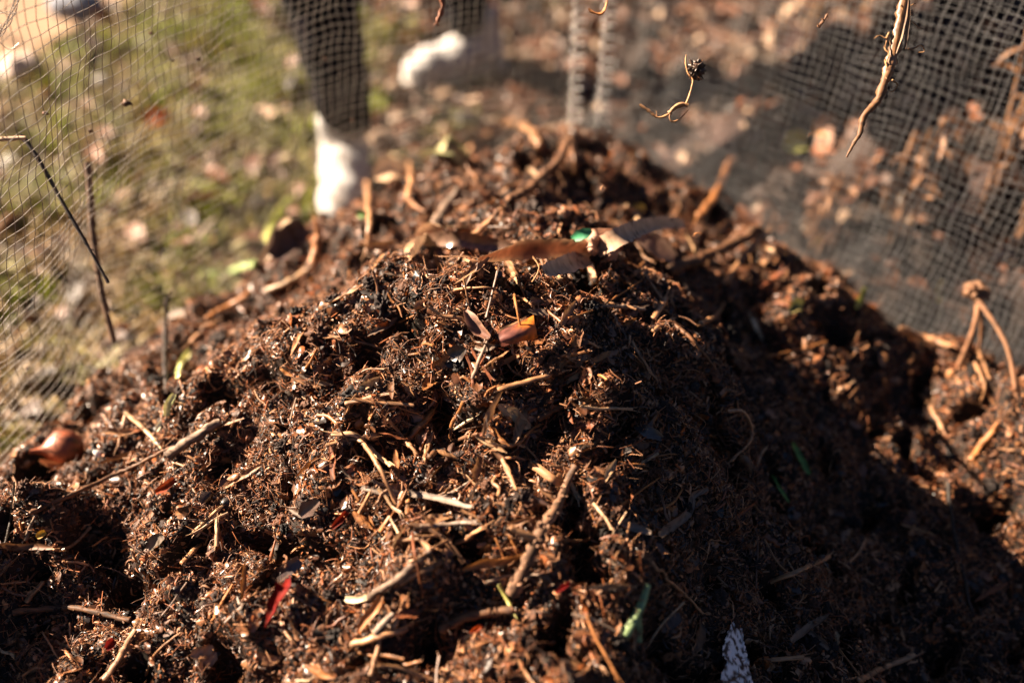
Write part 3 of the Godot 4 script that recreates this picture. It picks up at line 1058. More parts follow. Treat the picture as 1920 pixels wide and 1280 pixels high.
		["straw_stalk", "straw", "straw", "361,1010 388,985 418,960", 6, "bright", "first of two parallel pale straws on the lower left slope"],
		["straw_stalk", "straw", "straw", "372,1014 392,990 414,966", 6, "cream", "shorter of two parallel pale straws on the lower left slope"],
		["straw_stalk", "straw", "straw", "409,1034 411,984", 8, "bright", "upright pale straw right of the two parallel straws"],
		["straw_stalk", "straw", "straw", "347,1072 378,1039", 10, "tan", "tan straw piece below the two parallel straws"],
		["straw_stalk", "straw", "straw", "388,1030 398,1003", 5, "tan", "fine tan straw between the parallel straws and the upright one"],
		["bark_strip", "bark", "flat", "-10,1036 50,1036 104,1039", 12, "brown", "flat brown bark strip reaching in at the left edge"],
		["dry_stalk", "stalk", "straw", "107,1045 141,1036 174,1003", 7, "tan", "bent tan straw at the end of the flat bark strip"],
		["thorny_twig", "twig", "root", "12,1032 30,990 46,945", 5, "dark", "thin black glossy twig at the far left", [0.0, 0.01, 0.03]],
		["root_strand", "root", "root", "65,978 155,936 240,898 330,855", 10, "brown", "long brown root running up to the weathered stick"],
		["root_strand", "root", "root", "52,1022 60,1000 71,975", 8, "grey", "stub of grey root joining the lower end of the long brown root"],
		["root_strand", "root", "root", "-6,1098 25,1065 54,1033", 5, "brown", "fine brown root crossing below the flat bark strip"],
		["fallen_stick", "stick", "stick", "55,1140 70,1122 88,1103", 10, "tan", "stubby tan stick above the brown knobbly twig"],
		["root_strand", "root", "hair", "280,1282 302,1238 345,1203", 5, "tan", "fine forked tan root at the bottom left"],
		["root_strand", "root", "hair", "-6,1106 52,1100", 5, "tan", "short fine root lying level at the left edge"],
		["fallen_stick", "stick", "stick", "955,392 1000,370 1045,338 1066,308", 16, "brown", "curved brown stick on the back of the heap", [0.0, 0.01, 0.02, 0.03]],
		["fallen_stick", "stick", "straw", "880,292 925,262 965,250", 13, "tan", "thick tan stalk leaning at the back crest of the heap", [0.0, 0.01, 0.015]],
		["fallen_stick", "stick", "straw", "965,250 990,268 1010,292", 12, "tan", "shorter tan stalk meeting the thick one at the back crest", [0.015, 0.01, 0.0]],
		["fallen_stick", "stick", "stick", "815,440 835,405 862,372", 18, "grey", "grey-brown stick slanting on the back slope"],
		["dry_stalk", "stalk", "straw", "692,500 694,430 690,365", 11, "tan", "pale stalk leaning behind the left shoulder", [0.0, 0.006, 0.012]],
		["dry_stalk", "stalk", "straw", "1078,345 1074,310 1070,278", 11, "brown", "brown stub leaning beside the curved brown stick", [0.0, 0.006, 0.01]],
		["dry_stalk", "stalk", "straw", "768,395 772,360 766,325", 10, "tan", "tan stub leaning left of the cream leaf", [0.0, 0.006, 0.01]],
		["dry_stalk", "stalk", "straw", "880,460 905,440 925,420", 12, "tan", "tan straw on the back slope behind the strap leaves"],
		["dry_stalk", "stalk", "straw", "1200,438 1190,415 1175,400", 10, "bright", "pale straw behind the crumpled leaf with the green edge"],
	]
	for r in rows:
		stalk(r[0], r[1], r[2], r[3], r[4], r[5], r[6], r[7] if r.size() > 7 else [], g)

	# the thick root in front: shaft, knots and side shoots
	var px := parse("1078,900 1062,938 1045,985 1011,1042 982,1100 958,1138")
	var path := laid(px, 0.008, [0.006, 0.014, 0.02, 0.02, 0.014, 0.006])
	var mid := centred(path)
	var rt := thing("thick_root", mid, "thick scaly brown root running down the middle of the heap front", "root")
	for k in path.size():
		path[k] = path[k] - mid
	var sh := Shape.new()
	tube(sh, path, 0.0042, 0.0068, Color(0.20, 0.105, 0.058), 12, 0.22, 0.95, 0.4, 0.6)
	put("shaft", sh.mesh(M.bark), rt)
	for k in 46:
		var at: Vector3 = path[2 + R.randi() % (path.size() - 4)]
		var dv := Vector3(R.randf_range(-1, 1), R.randf_range(-0.2, 1), R.randf_range(-0.3, 1)).normalized()
		var o := put("bark_scale", lump(0, Vector3(1, 0.5, 0.8), 0.8, 1.2, k, Color(0.30, 0.17, 0.10), Color(0.12, 0.06, 0.035), true).mesh(M.bark), rt, at + dv * 0.0065)
		o.basis = turned().scaled(Vector3.ONE * R.randf_range(0.0016, 0.0034))
	var sh2 := Shape.new()
	var fork: Vector3 = path[int(path.size() * 0.62)]
	tube(sh2, smooth_path([fork, fork + Vector3(-0.012, 0.006, 0.0), fork + Vector3(-0.026, 0.012, -0.004)], 0.004), 0.005, 0.003, TONE.tan, 7, 0.25)
	put("side_shoot", sh2.mesh(M.bark), rt)

	# the forked root stump by the fine netting
	var foot := spot(1800, 690)
	var dep := depth_of(foot)
	var st := thing("root_stump", foot, "forked brown root stump standing in front of the fine netting", "root")
	var top := air(1832, 545, dep - 0.02) - foot
	for leg in [["1798,688", 0.007], ["1836,662", 0.005], ["1908,748", 0.005]]:
		var q := parse(leg[0])
		var e := spot(q[0].x, q[0].y) - foot
		var s3 := Shape.new()
		var bow := (top + e) / 2.0 + Vector3(R.randf_range(-0.006, 0.01), 0.01, 0.01)
		tube(s3, smooth_path([top + Vector3(R.randf_range(-0.01, 0.01), 0, 0), bow, e], 0.008), leg[1] * 0.7, leg[1] * 0.6, Color(0.18, 0.088, 0.045), 7, 0.2, 0.9, 0.15)
		put("root_branch", s3.mesh(M.bark), st)
	put("root_crown", lump(3, Vector3(0.014, 0.010, 0.011), 1.4, 2.2, 77, Color(0.26, 0.14, 0.08), Color(0.12, 0.06, 0.03)).mesh(M.bark), st, top)


func flat_leaf(called: String, category: String, pix: String, widths: Array, up: Vector3, cup: float, twist: float, col: Color, edge: Color, label: String, lifts := [], material: Material = null, dirty := 0.1, wave := 0.0, group := "") -> Node3D:
	var px := parse(pix)
	var d := depth_of(spot(px[0].x, px[0].y))
	var path := laid(px, 0.002, lifts)
	var mid := centred(path)
	for k in path.size():
		path[k] = path[k] - mid
	var ws := []
	for w in widths:
		ws.append(w * d / FOCAL_PX)
	var sh := Shape.new()
	ribbon(sh, path, ws, up, cup, twist, col, edge, dirty, wave)
	var o := put(called, sh.mesh(material if material else M.leaf), null, mid)
	tag(o, label, category, group)
	return o


func build_leaves() -> void:
	var face := Vector3(0, 0.75, 0.66)
	flat_leaf("strap_leaf", "leaf", "1020,585 1090,556 1160,522 1225,494 1275,484", [26, 42, 40, 38, 34, 20], face, 0.10, 0.15, Color(0.36, 0.25, 0.17), Color(0.44, 0.29, 0.2), "long grey-brown strap leaf lying across the heap behind the peak", [0.012, 0.018, 0.022, 0.024, 0.016], M.dull_leaf, 0.10)
	flat_leaf("strap_leaf", "leaf", "900,524 960,512 1030,508 1100,506 1165,500", [10, 34, 42, 38, 16], Vector3(0, 0.35, 0.94), 0.12, 0.1, Color(0.22, 0.07, 0.03), Color(0.42, 0.24, 0.13), "reddish-brown strap leaf standing on edge over a dark gap", [0.01, 0.014, 0.016, 0.014, 0.01], null, 0.1)
	flat_leaf("strap_leaf", "leaf", "790,470 850,470 920,478 1000,486", [16, 30, 26, 12], Vector3(0, 0.6, 0.8), 0.2, 0.2, Color(0.10, 0.062, 0.045), Color(0.16, 0.09, 0.06), "dark wet strap leaf half buried behind the peak", [0.006, 0.01, 0.008, 0.002], M.wet_leaf, 0.15)
	flat_leaf("curled_leaf", "leaf", "770,500 790,478 812,455 832,452", [22, 50, 46, 24], Vector3(-0.4, 0.6, 0.7), 0.35, 0.8, Color(0.44, 0.27, 0.16), Color(0.5, 0.33, 0.2), "pale brown curled leaf on the crest left of the strap leaves", [0.004, 0.014, 0.018, 0.01], null, 0.05, 0.06)
	flat_leaf("curled_leaf", "leaf", "1175,450 1195,468 1225,486 1265,500", [14, 34, 38, 20], Vector3(0, 0.6, 0.8), 0.3, -0.6, Color(0.19, 0.11, 0.08), Color(0.30, 0.19, 0.13), "brown leaf curled over behind the grey strap leaf", [0.016, 0.018, 0.014, 0.004], null, 0.1)
	# crumpled scrap with a green edge
	var cr := thing("crumpled_scrap", spot(1125, 468), "crumpled pale brown leaf scrap with a bright green edge", "leaf scrap")
	var d := depth_of(cr.position)
	var base := [Vector2(1083, 437), Vector2(1122, 432), Vector2(1168, 434), Vector2(1094, 458), Vector2(1128, 462), Vector2(1164, 462), Vector2(1104, 480), Vector2(1130, 492), Vector2(1156, 494)]
	var sh := Shape.new()
	var n := 12
	for j in n + 1:
		for i in n + 1:
			var u := i / float(n) * 2.0
			var v := j / float(n) * 2.0
			var iu := mini(int(u), 1)
			var iv := mini(int(v), 1)
			var p: Vector2 = base[iv * 3 + iu].lerp(base[iv * 3 + iu + 1], u - iu).lerp(base[iv * 3 + 3 + iu].lerp(base[iv * 3 + 4 + iu], u - iu), v - iv)
			var q := air(p.x, p.y, d - 0.012 + 0.012 * sin(u * 5.0 + v * 2.0) + 0.006 * sin(v * 7.0)) - cr.position
			sh.v.append(q + Vector3(0, 0.004, 0))
			sh.c.append(tint(Color(0.40, 0.23, 0.155), R.randf_range(0.8, 1.15)))
	for j in n:
		for i in n:
			var a := j * (n + 1) + i
			sh.quad(a, a + 1, a + n + 1, a + n + 2)
	put("blade", sh.mesh(M.leaf), cr)
	var s2 := Shape.new()
	var a2 := air(1072, 448, d - 0.02) - cr.position
	var b2 := air(1110, 432, d - 0.03) - cr.position
	ribbon(s2, smooth_path([a2, (a2 + b2) / 2.0 + Vector3(0, 0.003, 0.003), b2], 0.004), [0.006, 0.015, 0.013, 0.004], face, 0.15, 0.3, Color(0.03, 0.20, 0.09), Color(0.08, 0.25, 0.13))
	var ge := put("leaf_edge", s2.mesh(M.leaf), cr)
	tag(ge, "bright green torn edge")
	# orange peel below the peak
	var pe := thing("peel_fragment", spot(968, 640), "orange-brown translucent peel fragment just below the heap's peak", "peel")
	var dp := depth_of(pe.position)
	var s3 := Shape.new()
	var quad := [Vector2(934, 622), Vector2(1000, 591), Vector2(940, 650), Vector2(1008, 634)]
	for j in 7:
		for i in 11:
			var u := i / 10.0
			var v := j / 6.0
			var p: Vector2 = quad[0].lerp(quad[1], u).lerp(quad[2].lerp(quad[3], u), v) + Vector2(R.randf_range(-1, 1), R.randf_range(-1, 1)) * 0.8
			var q := air(p.x, p.y, dp - 0.02 - 0.016 * sin(v * 2.6) * (0.6 + 0.4 * sin(u * 3.0)) + 0.012 * u) - pe.position
			s3.v.append(q)
			var c := Color(0.17, 0.062, 0.045).lerp(Color(0.62, 0.17, 0.02), smoothstep(0.45, 0.95, u + 0.15 * sin(v * 9.0)))
			if R.randf() < 0.16:
				c = c.lerp(DIRT, 0.7)
			s3.c.append(c)
	for j in 6:
		for i in 10:
			var a := j * 11 + i
			s3.quad(a, a + 1, a + 11, a + 12)
	put("peel_skin", s3.mesh(M.peel), pe)
	var s4 := Shape.new()
	for k in 9:
		var f := k / 8.0
		var rim := (s3.v[k] if k < 11 else s3.v[10]) + Vector3(0, 0.0006, 0.0005)
		s4.v.append(rim)
		s4.v.append(rim + Vector3(0, 0.0012 + 0.0006 * sin(f * 8.0), -0.0022))
		s4.c.append(Color(0.42, 0.24, 0.12))
		s4.c.append(Color(0.30, 0.15, 0.07))
	for k in 8:
		s4.quad(k * 2, k * 2 + 1, k * 2 + 2, k * 2 + 3)
	put("peel_rim", s4.mesh(M.leaf), pe)
	flat_leaf("peel_fragment", "peel", "872,598 880,618 893,635 918,648", [10, 24, 26, 10], Vector3(0.5, 0.6, 0.6), 0.4, 0.4, Color(0.16, 0.07, 0.045), Color(0.3, 0.16, 0.1), "dark curved peel hidden under crumbs left of the orange peel", [0.003, 0.008, 0.006, 0.002], null, 0.15)

	# red leaves
	flat_leaf("red_leaf", "leaf", "545,1100 538,1120 520,1150 500,1188", [10, 28, 26, 4], face, 0.35, 0.9, Color(0.15, 0.008, 0.005), Color(0.07, 0.006, 0.004), "torn bright red leaf on the lower left of the heap front", [0.006, 0.010, 0.008, 0.002], M.red, 0.16, 0.1)
	flat_leaf("red_leaf", "leaf", "296,938 312,928 332,912", [8, 17, 12], face, 0.3, 0.3, Color(0.22, 0.04, 0.012), Color(0.15, 0.03, 0.01), "narrow orange-red leaf below the thick weathered stick", [0.004], M.red, 0.08)
	flat_leaf("red_leaf", "leaf", "625,1005 640,990 652,975", [6, 14, 10], face, 0.3, 0.3, Color(0.17, 0.015, 0.008), Color(0.12, 0.015, 0.008), "small red leaf scrap above the cream splinter", [0.004], M.red, 0.08)
	flat_leaf("red_leaf", "leaf", "204,1230 212,1222 220,1212", [8, 20, 12], face, 0.3, 0.3, Color(0.16, 0.012, 0.008), Color(0.12, 0.012, 0.008), "dull dark red leaf scrap beside the speckled tan stalk", [0.004], M.red, 0.1)
	flat_leaf("red_leaf", "leaf", "882,1204 892,1196 903,1190", [5, 10, 6], face, 0.2, 0.2, Color(0.5, 0.07, 0.01), Color(0.35, 0.05, 0.01), "tiny orange-red scrap beside the black hollow at the bottom", [0.006], M.red, 0.05)
	flat_leaf("red_leaf", "leaf", "1040,1128 1055,1118 1068,1108", [4, 9, 4], face, 0.2, 0.2, Color(0.3, 0.015, 0.01), Color(0.2, 0.01, 0.01), "thin dark red sliver right of the green stem stub", [0.006], M.red, 0.05)
	flat_leaf("orange_leaf", "leaf", "222,632 232,624 240,614", [10, 22, 12], face, 0.3, 0.3, Color(0.45, 0.09, 0.015), Color(0.35, 0.08, 0.015), "orange-red leaf scrap at the foot of the brown twig in the netting", [0.006], M.red, 0.05)

	# pale and green scraps
	flat_leaf("cabbage_leaf", "leaf", "800,312 825,305 850,308 872,318", [14, 40, 44, 22], Vector3(0, 0.8, 0.5), 0.3, 0.2, Color(0.37, 0.32, 0.18), Color(0.30, 0.30, 0.14), "cream cabbage leaf scrap at the back of the heap", [0.01, 0.022, 0.022, 0.01], null, 0.03)
	flat_leaf("cabbage_leaf", "leaf", "343,575 352,565 362,556", [14, 26, 14], face, 0.3, 0.2, Color(0.66, 0.58, 0.33), Color(0.5, 0.5, 0.2), "cream leaf scrap highest on the left flank", [0.006, 0.014, 0.01], null, 0.03)
	flat_leaf("cabbage_leaf", "leaf", "340,722 348,700 362,676", [14, 24, 14], face, 0.3, 0.2, Color(0.62, 0.58, 0.30), Color(0.42, 0.46, 0.16), "long cream and green leaf scrap on the left flank", [0.006, 0.014, 0.01], null, 0.03)
	flat_leaf("cabbage_leaf", "leaf", "316,797 324,778 332,758", [9, 16, 9], face, 0.3, 0.2, Color(0.60, 0.54, 0.25), Color(0.45, 0.45, 0.15), "yellowish leaf scrap between the bent pale straw and the speckled twig", [0.006, 0.012, 0.008], null, 0.03)
	flat_leaf("cabbage_leaf", "leaf", "298,825 302,815 306,806", [5, 9, 5], face, 0.3, 0.2, Color(0.64, 0.6, 0.42), Color(0.5, 0.45, 0.3), "tiny cream scrap above the bent pale straw", [0.006], null, 0.03)
	flat_leaf("green_leaf", "leaf", "508,470 520,450 536,428 556,405", [14, 34, 34, 18], face, 0.3, 0.5, Color(0.33, 0.38, 0.08), Color(0.55, 0.5, 0.22), "yellow-green leaf at the back left crest", [0.01, 0.03, 0.04, 0.04], null, 0.03)
	flat_leaf("pale_leaf", "leaf", "498,505 510,490 530,465 545,445", [14, 20, 20, 12], face, 0.2, 0.3, Color(0.56, 0.40, 0.26), Color(0.5, 0.35, 0.2), "pale tan leaf strip beside the yellow-green leaf", [0.01, 0.016, 0.03, 0.03], null, 0.03)
	flat_leaf("dark_bark", "bark", "520,500 545,480 575,450", [30, 62, 30], Vector3(-0.2, 0.4, 0.9), 0.25, 0.2, Color(0.06, 0.045, 0.045), Color(0.09, 0.06, 0.05), "dark bark flake standing behind the pale leaf strip", [0.006, 0.02, 0.02], M.dull_leaf, 0.1)
	flat_leaf("green_leaf", "leaf", "672,424 680,420 690,422", [8, 18, 10], face, 0.2, 0.3, Color(0.14, 0.27, 0.07), Color(0.2, 0.3, 0.1), "small green leaf at the foot of the upright pale stalk", [0.01], null, 0.03)
	flat_leaf("yellow_leaf", "leaf", "1188,405 1197,407 1206,412", [6, 15, 8], face, 0.2, 0.3, Color(0.55, 0.36, 0.05), Color(0.5, 0.3, 0.05), "small yellow leaf scrap behind the crumpled scrap", [0.01], null, 0.02)
	flat_leaf("green_leaf", "leaf", "1600,592 1608,580 1612,566", [8, 15, 8], face, 0.2, 0.3, Color(0.34, 0.36, 0.06), Color(0.3, 0.3, 0.06), "yellow-green leaf bud by the fine netting", [0.006, 0.014, 0.02], null, 0.02)
	flat_leaf("green_leaf", "leaf", "1478,600 1490,592 1502,588", [10, 26, 12], face, 0.3, 0.3, Color(0.13, 0.13, 0.04), Color(0.2, 0.16, 0.05), "dull olive leaf right of the ridge", [0.006, 0.012, 0.008], null, 0.1)
	flat_leaf("pale_leaf", "leaf", "1515,478 1527,466 1538,455", [6, 14, 8], face, 0.2, 0.3, Color(0.36, 0.36, 0.14), Color(0.3, 0.28, 0.1), "pale green leaf tip near the foot of the fine netting", [0.006, 0.014, 0.018], null, 0.04)
	flat_leaf("pale_leaf", "leaf", "1750,590 1751,576 1753,562", [7, 13, 9], face, 0.2, 0.3, Color(0.46, 0.38, 0.2), Color(0.3, 0.28, 0.1), "pale shoot tip left of the forked root stump", [0.02, 0.026, 0.034], null, 0.02)
	flat_leaf("yellow_leaf", "leaf", "76,1024 83,1018 92,1012", [6, 14, 8], face, 0.2, 0.3, Color(0.5, 0.25, 0.02), Color(0.4, 0.2, 0.02), "amber leaf scrap on the long brown root", [0.006], null, 0.05)
	flat_leaf("dark_leaf", "leaf", "1190,815 1215,826 1240,838", [8, 26, 10], face, 0.15, 0.1, Color(0.045, 0.04, 0.038), Color(0.07, 0.055, 0.045), "dark oval leaf on the shaded slope", [0.004], M.wet_leaf, 0.1)
	flat_leaf("dark_leaf", "leaf", "1150,866 1165,860 1182,858", [6, 18, 8], face, 0.15, 0.1, Color(0.055, 0.05, 0.048), Color(0.07, 0.055, 0.045), "smaller dark leaf beside the oval one on the shaded slope", [0.004], M.wet_leaf, 0.1)
	flat_leaf("dark_leaf", "leaf", "566,985 582,970 600,955", [12, 30, 12], face, 0.2, 0.1, Color(0.12, 0.08, 0.065), Color(0.09, 0.06, 0.05), "wet dark leaf shining on the left front", [0.006], M.wet_leaf, 0.1)
	flat_leaf("dark_leaf", "leaf", "285,1045 296,1030 312,1022", [12, 26, 12], face, 0.2, 0.1, Color(0.16, 0.13, 0.11), Color(0.1, 0.08, 0.06), "wet grey leaf flake left of the parallel straws", [0.006], M.wet_leaf, 0.1)
	flat_leaf("dark_leaf", "leaf", "845,690 860,680 872,672", [20, 34, 14], face, 0.25, 0.2, Color(0.05, 0.04, 0.038), Color(0.08, 0.06, 0.05), "folded dark leaf in the hollow left of the ragged stalk", [0.006], M.wet_leaf, 0.1)
	flat_leaf("dark_leaf", "leaf", "510,1106 540,1086 566,1066", [10, 26, 18], face, 0.2, 0.1, Color(0.06, 0.045, 0.045), Color(0.08, 0.06, 0.05), "dark folded leaf above the bright red one", [0.006], M.wet_leaf, 0.1)

	# forked green stem at the bottom
	var at := spot(1190, 1165)
	var gs := thing("celery_stem", at, "forked pale green vegetable stem in the shade at the bottom of the heap", "vegetable stem")
	for q in [["1212,1112 1204,1140 1194,1162", 0.0045], ["1194,1162 1184,1182 1168,1206", 0.0058], ["1194,1162 1196,1190 1195,1218", 0.0042]]:
		var path := laid(parse(q[0]), 0.004, [0.003])
		for k in path.size():
			path[k] = path[k] - at
		var s := Shape.new()
		tube(s, path, q[1] * 0.75, q[1], Color(0.22, 0.31, 0.14), 8, 0.05, 0.7, 0.14)
		put("stem_branch", s.mesh(M.leaf), gs)

	# dirt-smeared white scrap
	var wp := spot(1370, 1235)
	var ws := thing("white_scrap", wp, "dirt-smeared white painted scrap half buried at the bottom edge", "scrap")
	var s5 := Shape.new()
	var edge := [Vector2(1377, 1162), Vector2(1392, 1178), Vector2(1396, 1212), Vector2(1404, 1240), Vector2(1414, 1290), Vector2(1366, 1290), Vector2(1352, 1268), Vector2(1366, 1244), Vector2(1354, 1222), Vector2(1362, 1190)]
	var nz := fnl(110.0, 12, 4)
	var flat_n := heap_normal(wp.x, wp.z, 0.05)
	var ctr := spot(1372, 1232) + Vector3(0, 0.014, 0)
	s5.v.append(ctr - wp)
	s5.c.append(Color(0.66, 0.66, 0.66))
	var ring := 72
	for rr in 14:
		for k in ring:
			var f := k / float(ring) * edge.size()
			var e: Vector2 = edge[int(f)].lerp(edge[(int(f) + 1) % edge.size()], f - int(f))
			e += Vector2(R.randf_range(-2.5, 2.5), R.randf_range(-2.5, 2.5)) * (rr / 13.0)
			var q := spot(e.x, e.y)
			var dn := sight(e.x, e.y)
			q = EYE + dn * ((ctr - EYE).dot(flat_n) / dn.dot(flat_n))
			q = ctr.lerp(q, (rr + 1) / 14.0) + flat_n * 0.0012 * nz.get_noise_2d(q.x * 0.2, q.z * 0.2)
			s5.v.append(q - wp)
			var dark := clampf(nz.get_noise_2d(q.x, q.z) * 5.0 + 0.06 + 0.02 * rr, 0.0, 1.0)
			s5.c.append(Color(0.66, 0.66, 0.66).lerp(DIRT, dark if dark > 0.3 else 0.0))
	for k in ring:
		var k2 := (k + 1) % ring
		s5.i.append_array([0, 1 + k, 1 + k2])
		for rr in 13:
			s5.quad(1 + rr * ring + k, 1 + (rr + 1) * ring + k, 1 + rr * ring + k2, 1 + (rr + 1) * ring + k2)
	put("painted_face", s5.mesh(M.paint), ws)

	# eggshell bits beside the onion
	for q in [[Vector2(186, 851), 0.0075, "white eggshell piece right of the onion"], [Vector2(192, 832), 0.004, "small white eggshell chip above the larger piece by the onion"], [Vector2(360, 726), 0.005, "white eggshell chip beside the long cream and green leaf scrap"]]:
		var p := spot(q[0].x, q[0].y)
		var s := Shape.new()
		for j in 5:
			for i in 9:
				var a := i / 8.0 * 4.0
				var b := j / 4.0 * 1.1
				s.v.append(Vector3(cos(a) * sin(b), cos(b) - 0.6, sin(a) * sin(b)) * q[1] * R.randf_range(0.94, 1.06))
				s.c.append(Color(0.8, 0.76, 0.7))
		for j in 4:
			for i in 8:
				s.quad(j * 9 + i, j * 9 + i + 1, (j + 1) * 9 + i, (j + 1) * 9 + i + 1)
		var o := put("eggshell", s.mesh(M.shell), null, p + Vector3(0, q[1] * 0.5, 0))
		o.rotation = Vector3(0.5, R.randf() * 6.0, -0.4)
		tag(o, q[2], "eggshell", "eggshell bits on the left flank")

	# the onion
	var op := spot(125, 858)
	var on := thing("onion", op + Vector3(0, 0.018, 0), "reddish-brown onion with papery skin at the foot of the left netting", "onion")
	on.rotation = Vector3(0.3, 0.4, 1.15)
	on.scale = Vector3.ONE * 0.92
	var s6 := Shape.new()
	var prof := [[-0.030, 0.0], [-0.029, 0.006], [-0.025, 0.016], [-0.014, 0.026], [0.0, 0.0295], [0.012, 0.026], [0.021, 0.017], [0.028, 0.008], [0.036, 0.0045], [0.046, 0.003]]
	var seg := 28
	var veins := []
	for k in seg:
		veins.append(R.randf_range(0.75, 1.2))
	for j in prof.size():
		for k in seg:
			var a := TAU * k / seg
			var r: float = prof[j][1] * (1.0 + 0.03 * sin(a * 3.0 + j))
			s6.v.append(Vector3(cos(a) * r, prof[j][0], sin(a) * r))
			s6.c.append(tint(Color(0.23, 0.065, 0.028), veins[k] * (1.25 if j > 6 else 1.0)).lerp(DIRT, 0.8 if R.randf() < 0.22 else 0.0))
	for j in prof.size() - 1:
		for k in seg:
			var a := j * seg + k
			var b := j * seg + (k + 1) % seg
			s6.i.append_array([a, a + seg, b, b, a + seg, b + seg])
	put("bulb", s6.mesh(M.onion), on)
	var s7 := Shape.new()
	for k in 9:
		var a := TAU * k / 9.0
		tube(s7, [Vector3(cos(a) * 0.004, -0.028, sin(a) * 0.004), Vector3(cos(a) * 0.008, -0.034, sin(a) * 0.008), Vector3(cos(a) * 0.007, -0.040, sin(a) * 0.01)], 0.0005, 0.0003, TONE.tan, 4)
	put("root_tuft", s7.mesh(M.root), on)
	var s8 := Shape.new()
	ribbon(s8, smooth_path([Vector3(0.0, -0.020, 0.0235), Vector3(0.004, 0.0, 0.0312), Vector3(0.004, 0.018, 0.026), Vector3(0.006, 0.036, 0.018)], 0.005), [0.01, 0.022, 0.018, 0.006], Vector3(0, 0, 1), 0.2, 0.2, Color(0.36, 0.12, 0.05), Color(0.45, 0.2, 0.09))
	put("papery_skin", s8.mesh(M.leaf), on)
	landmarks.append(["onion", op])


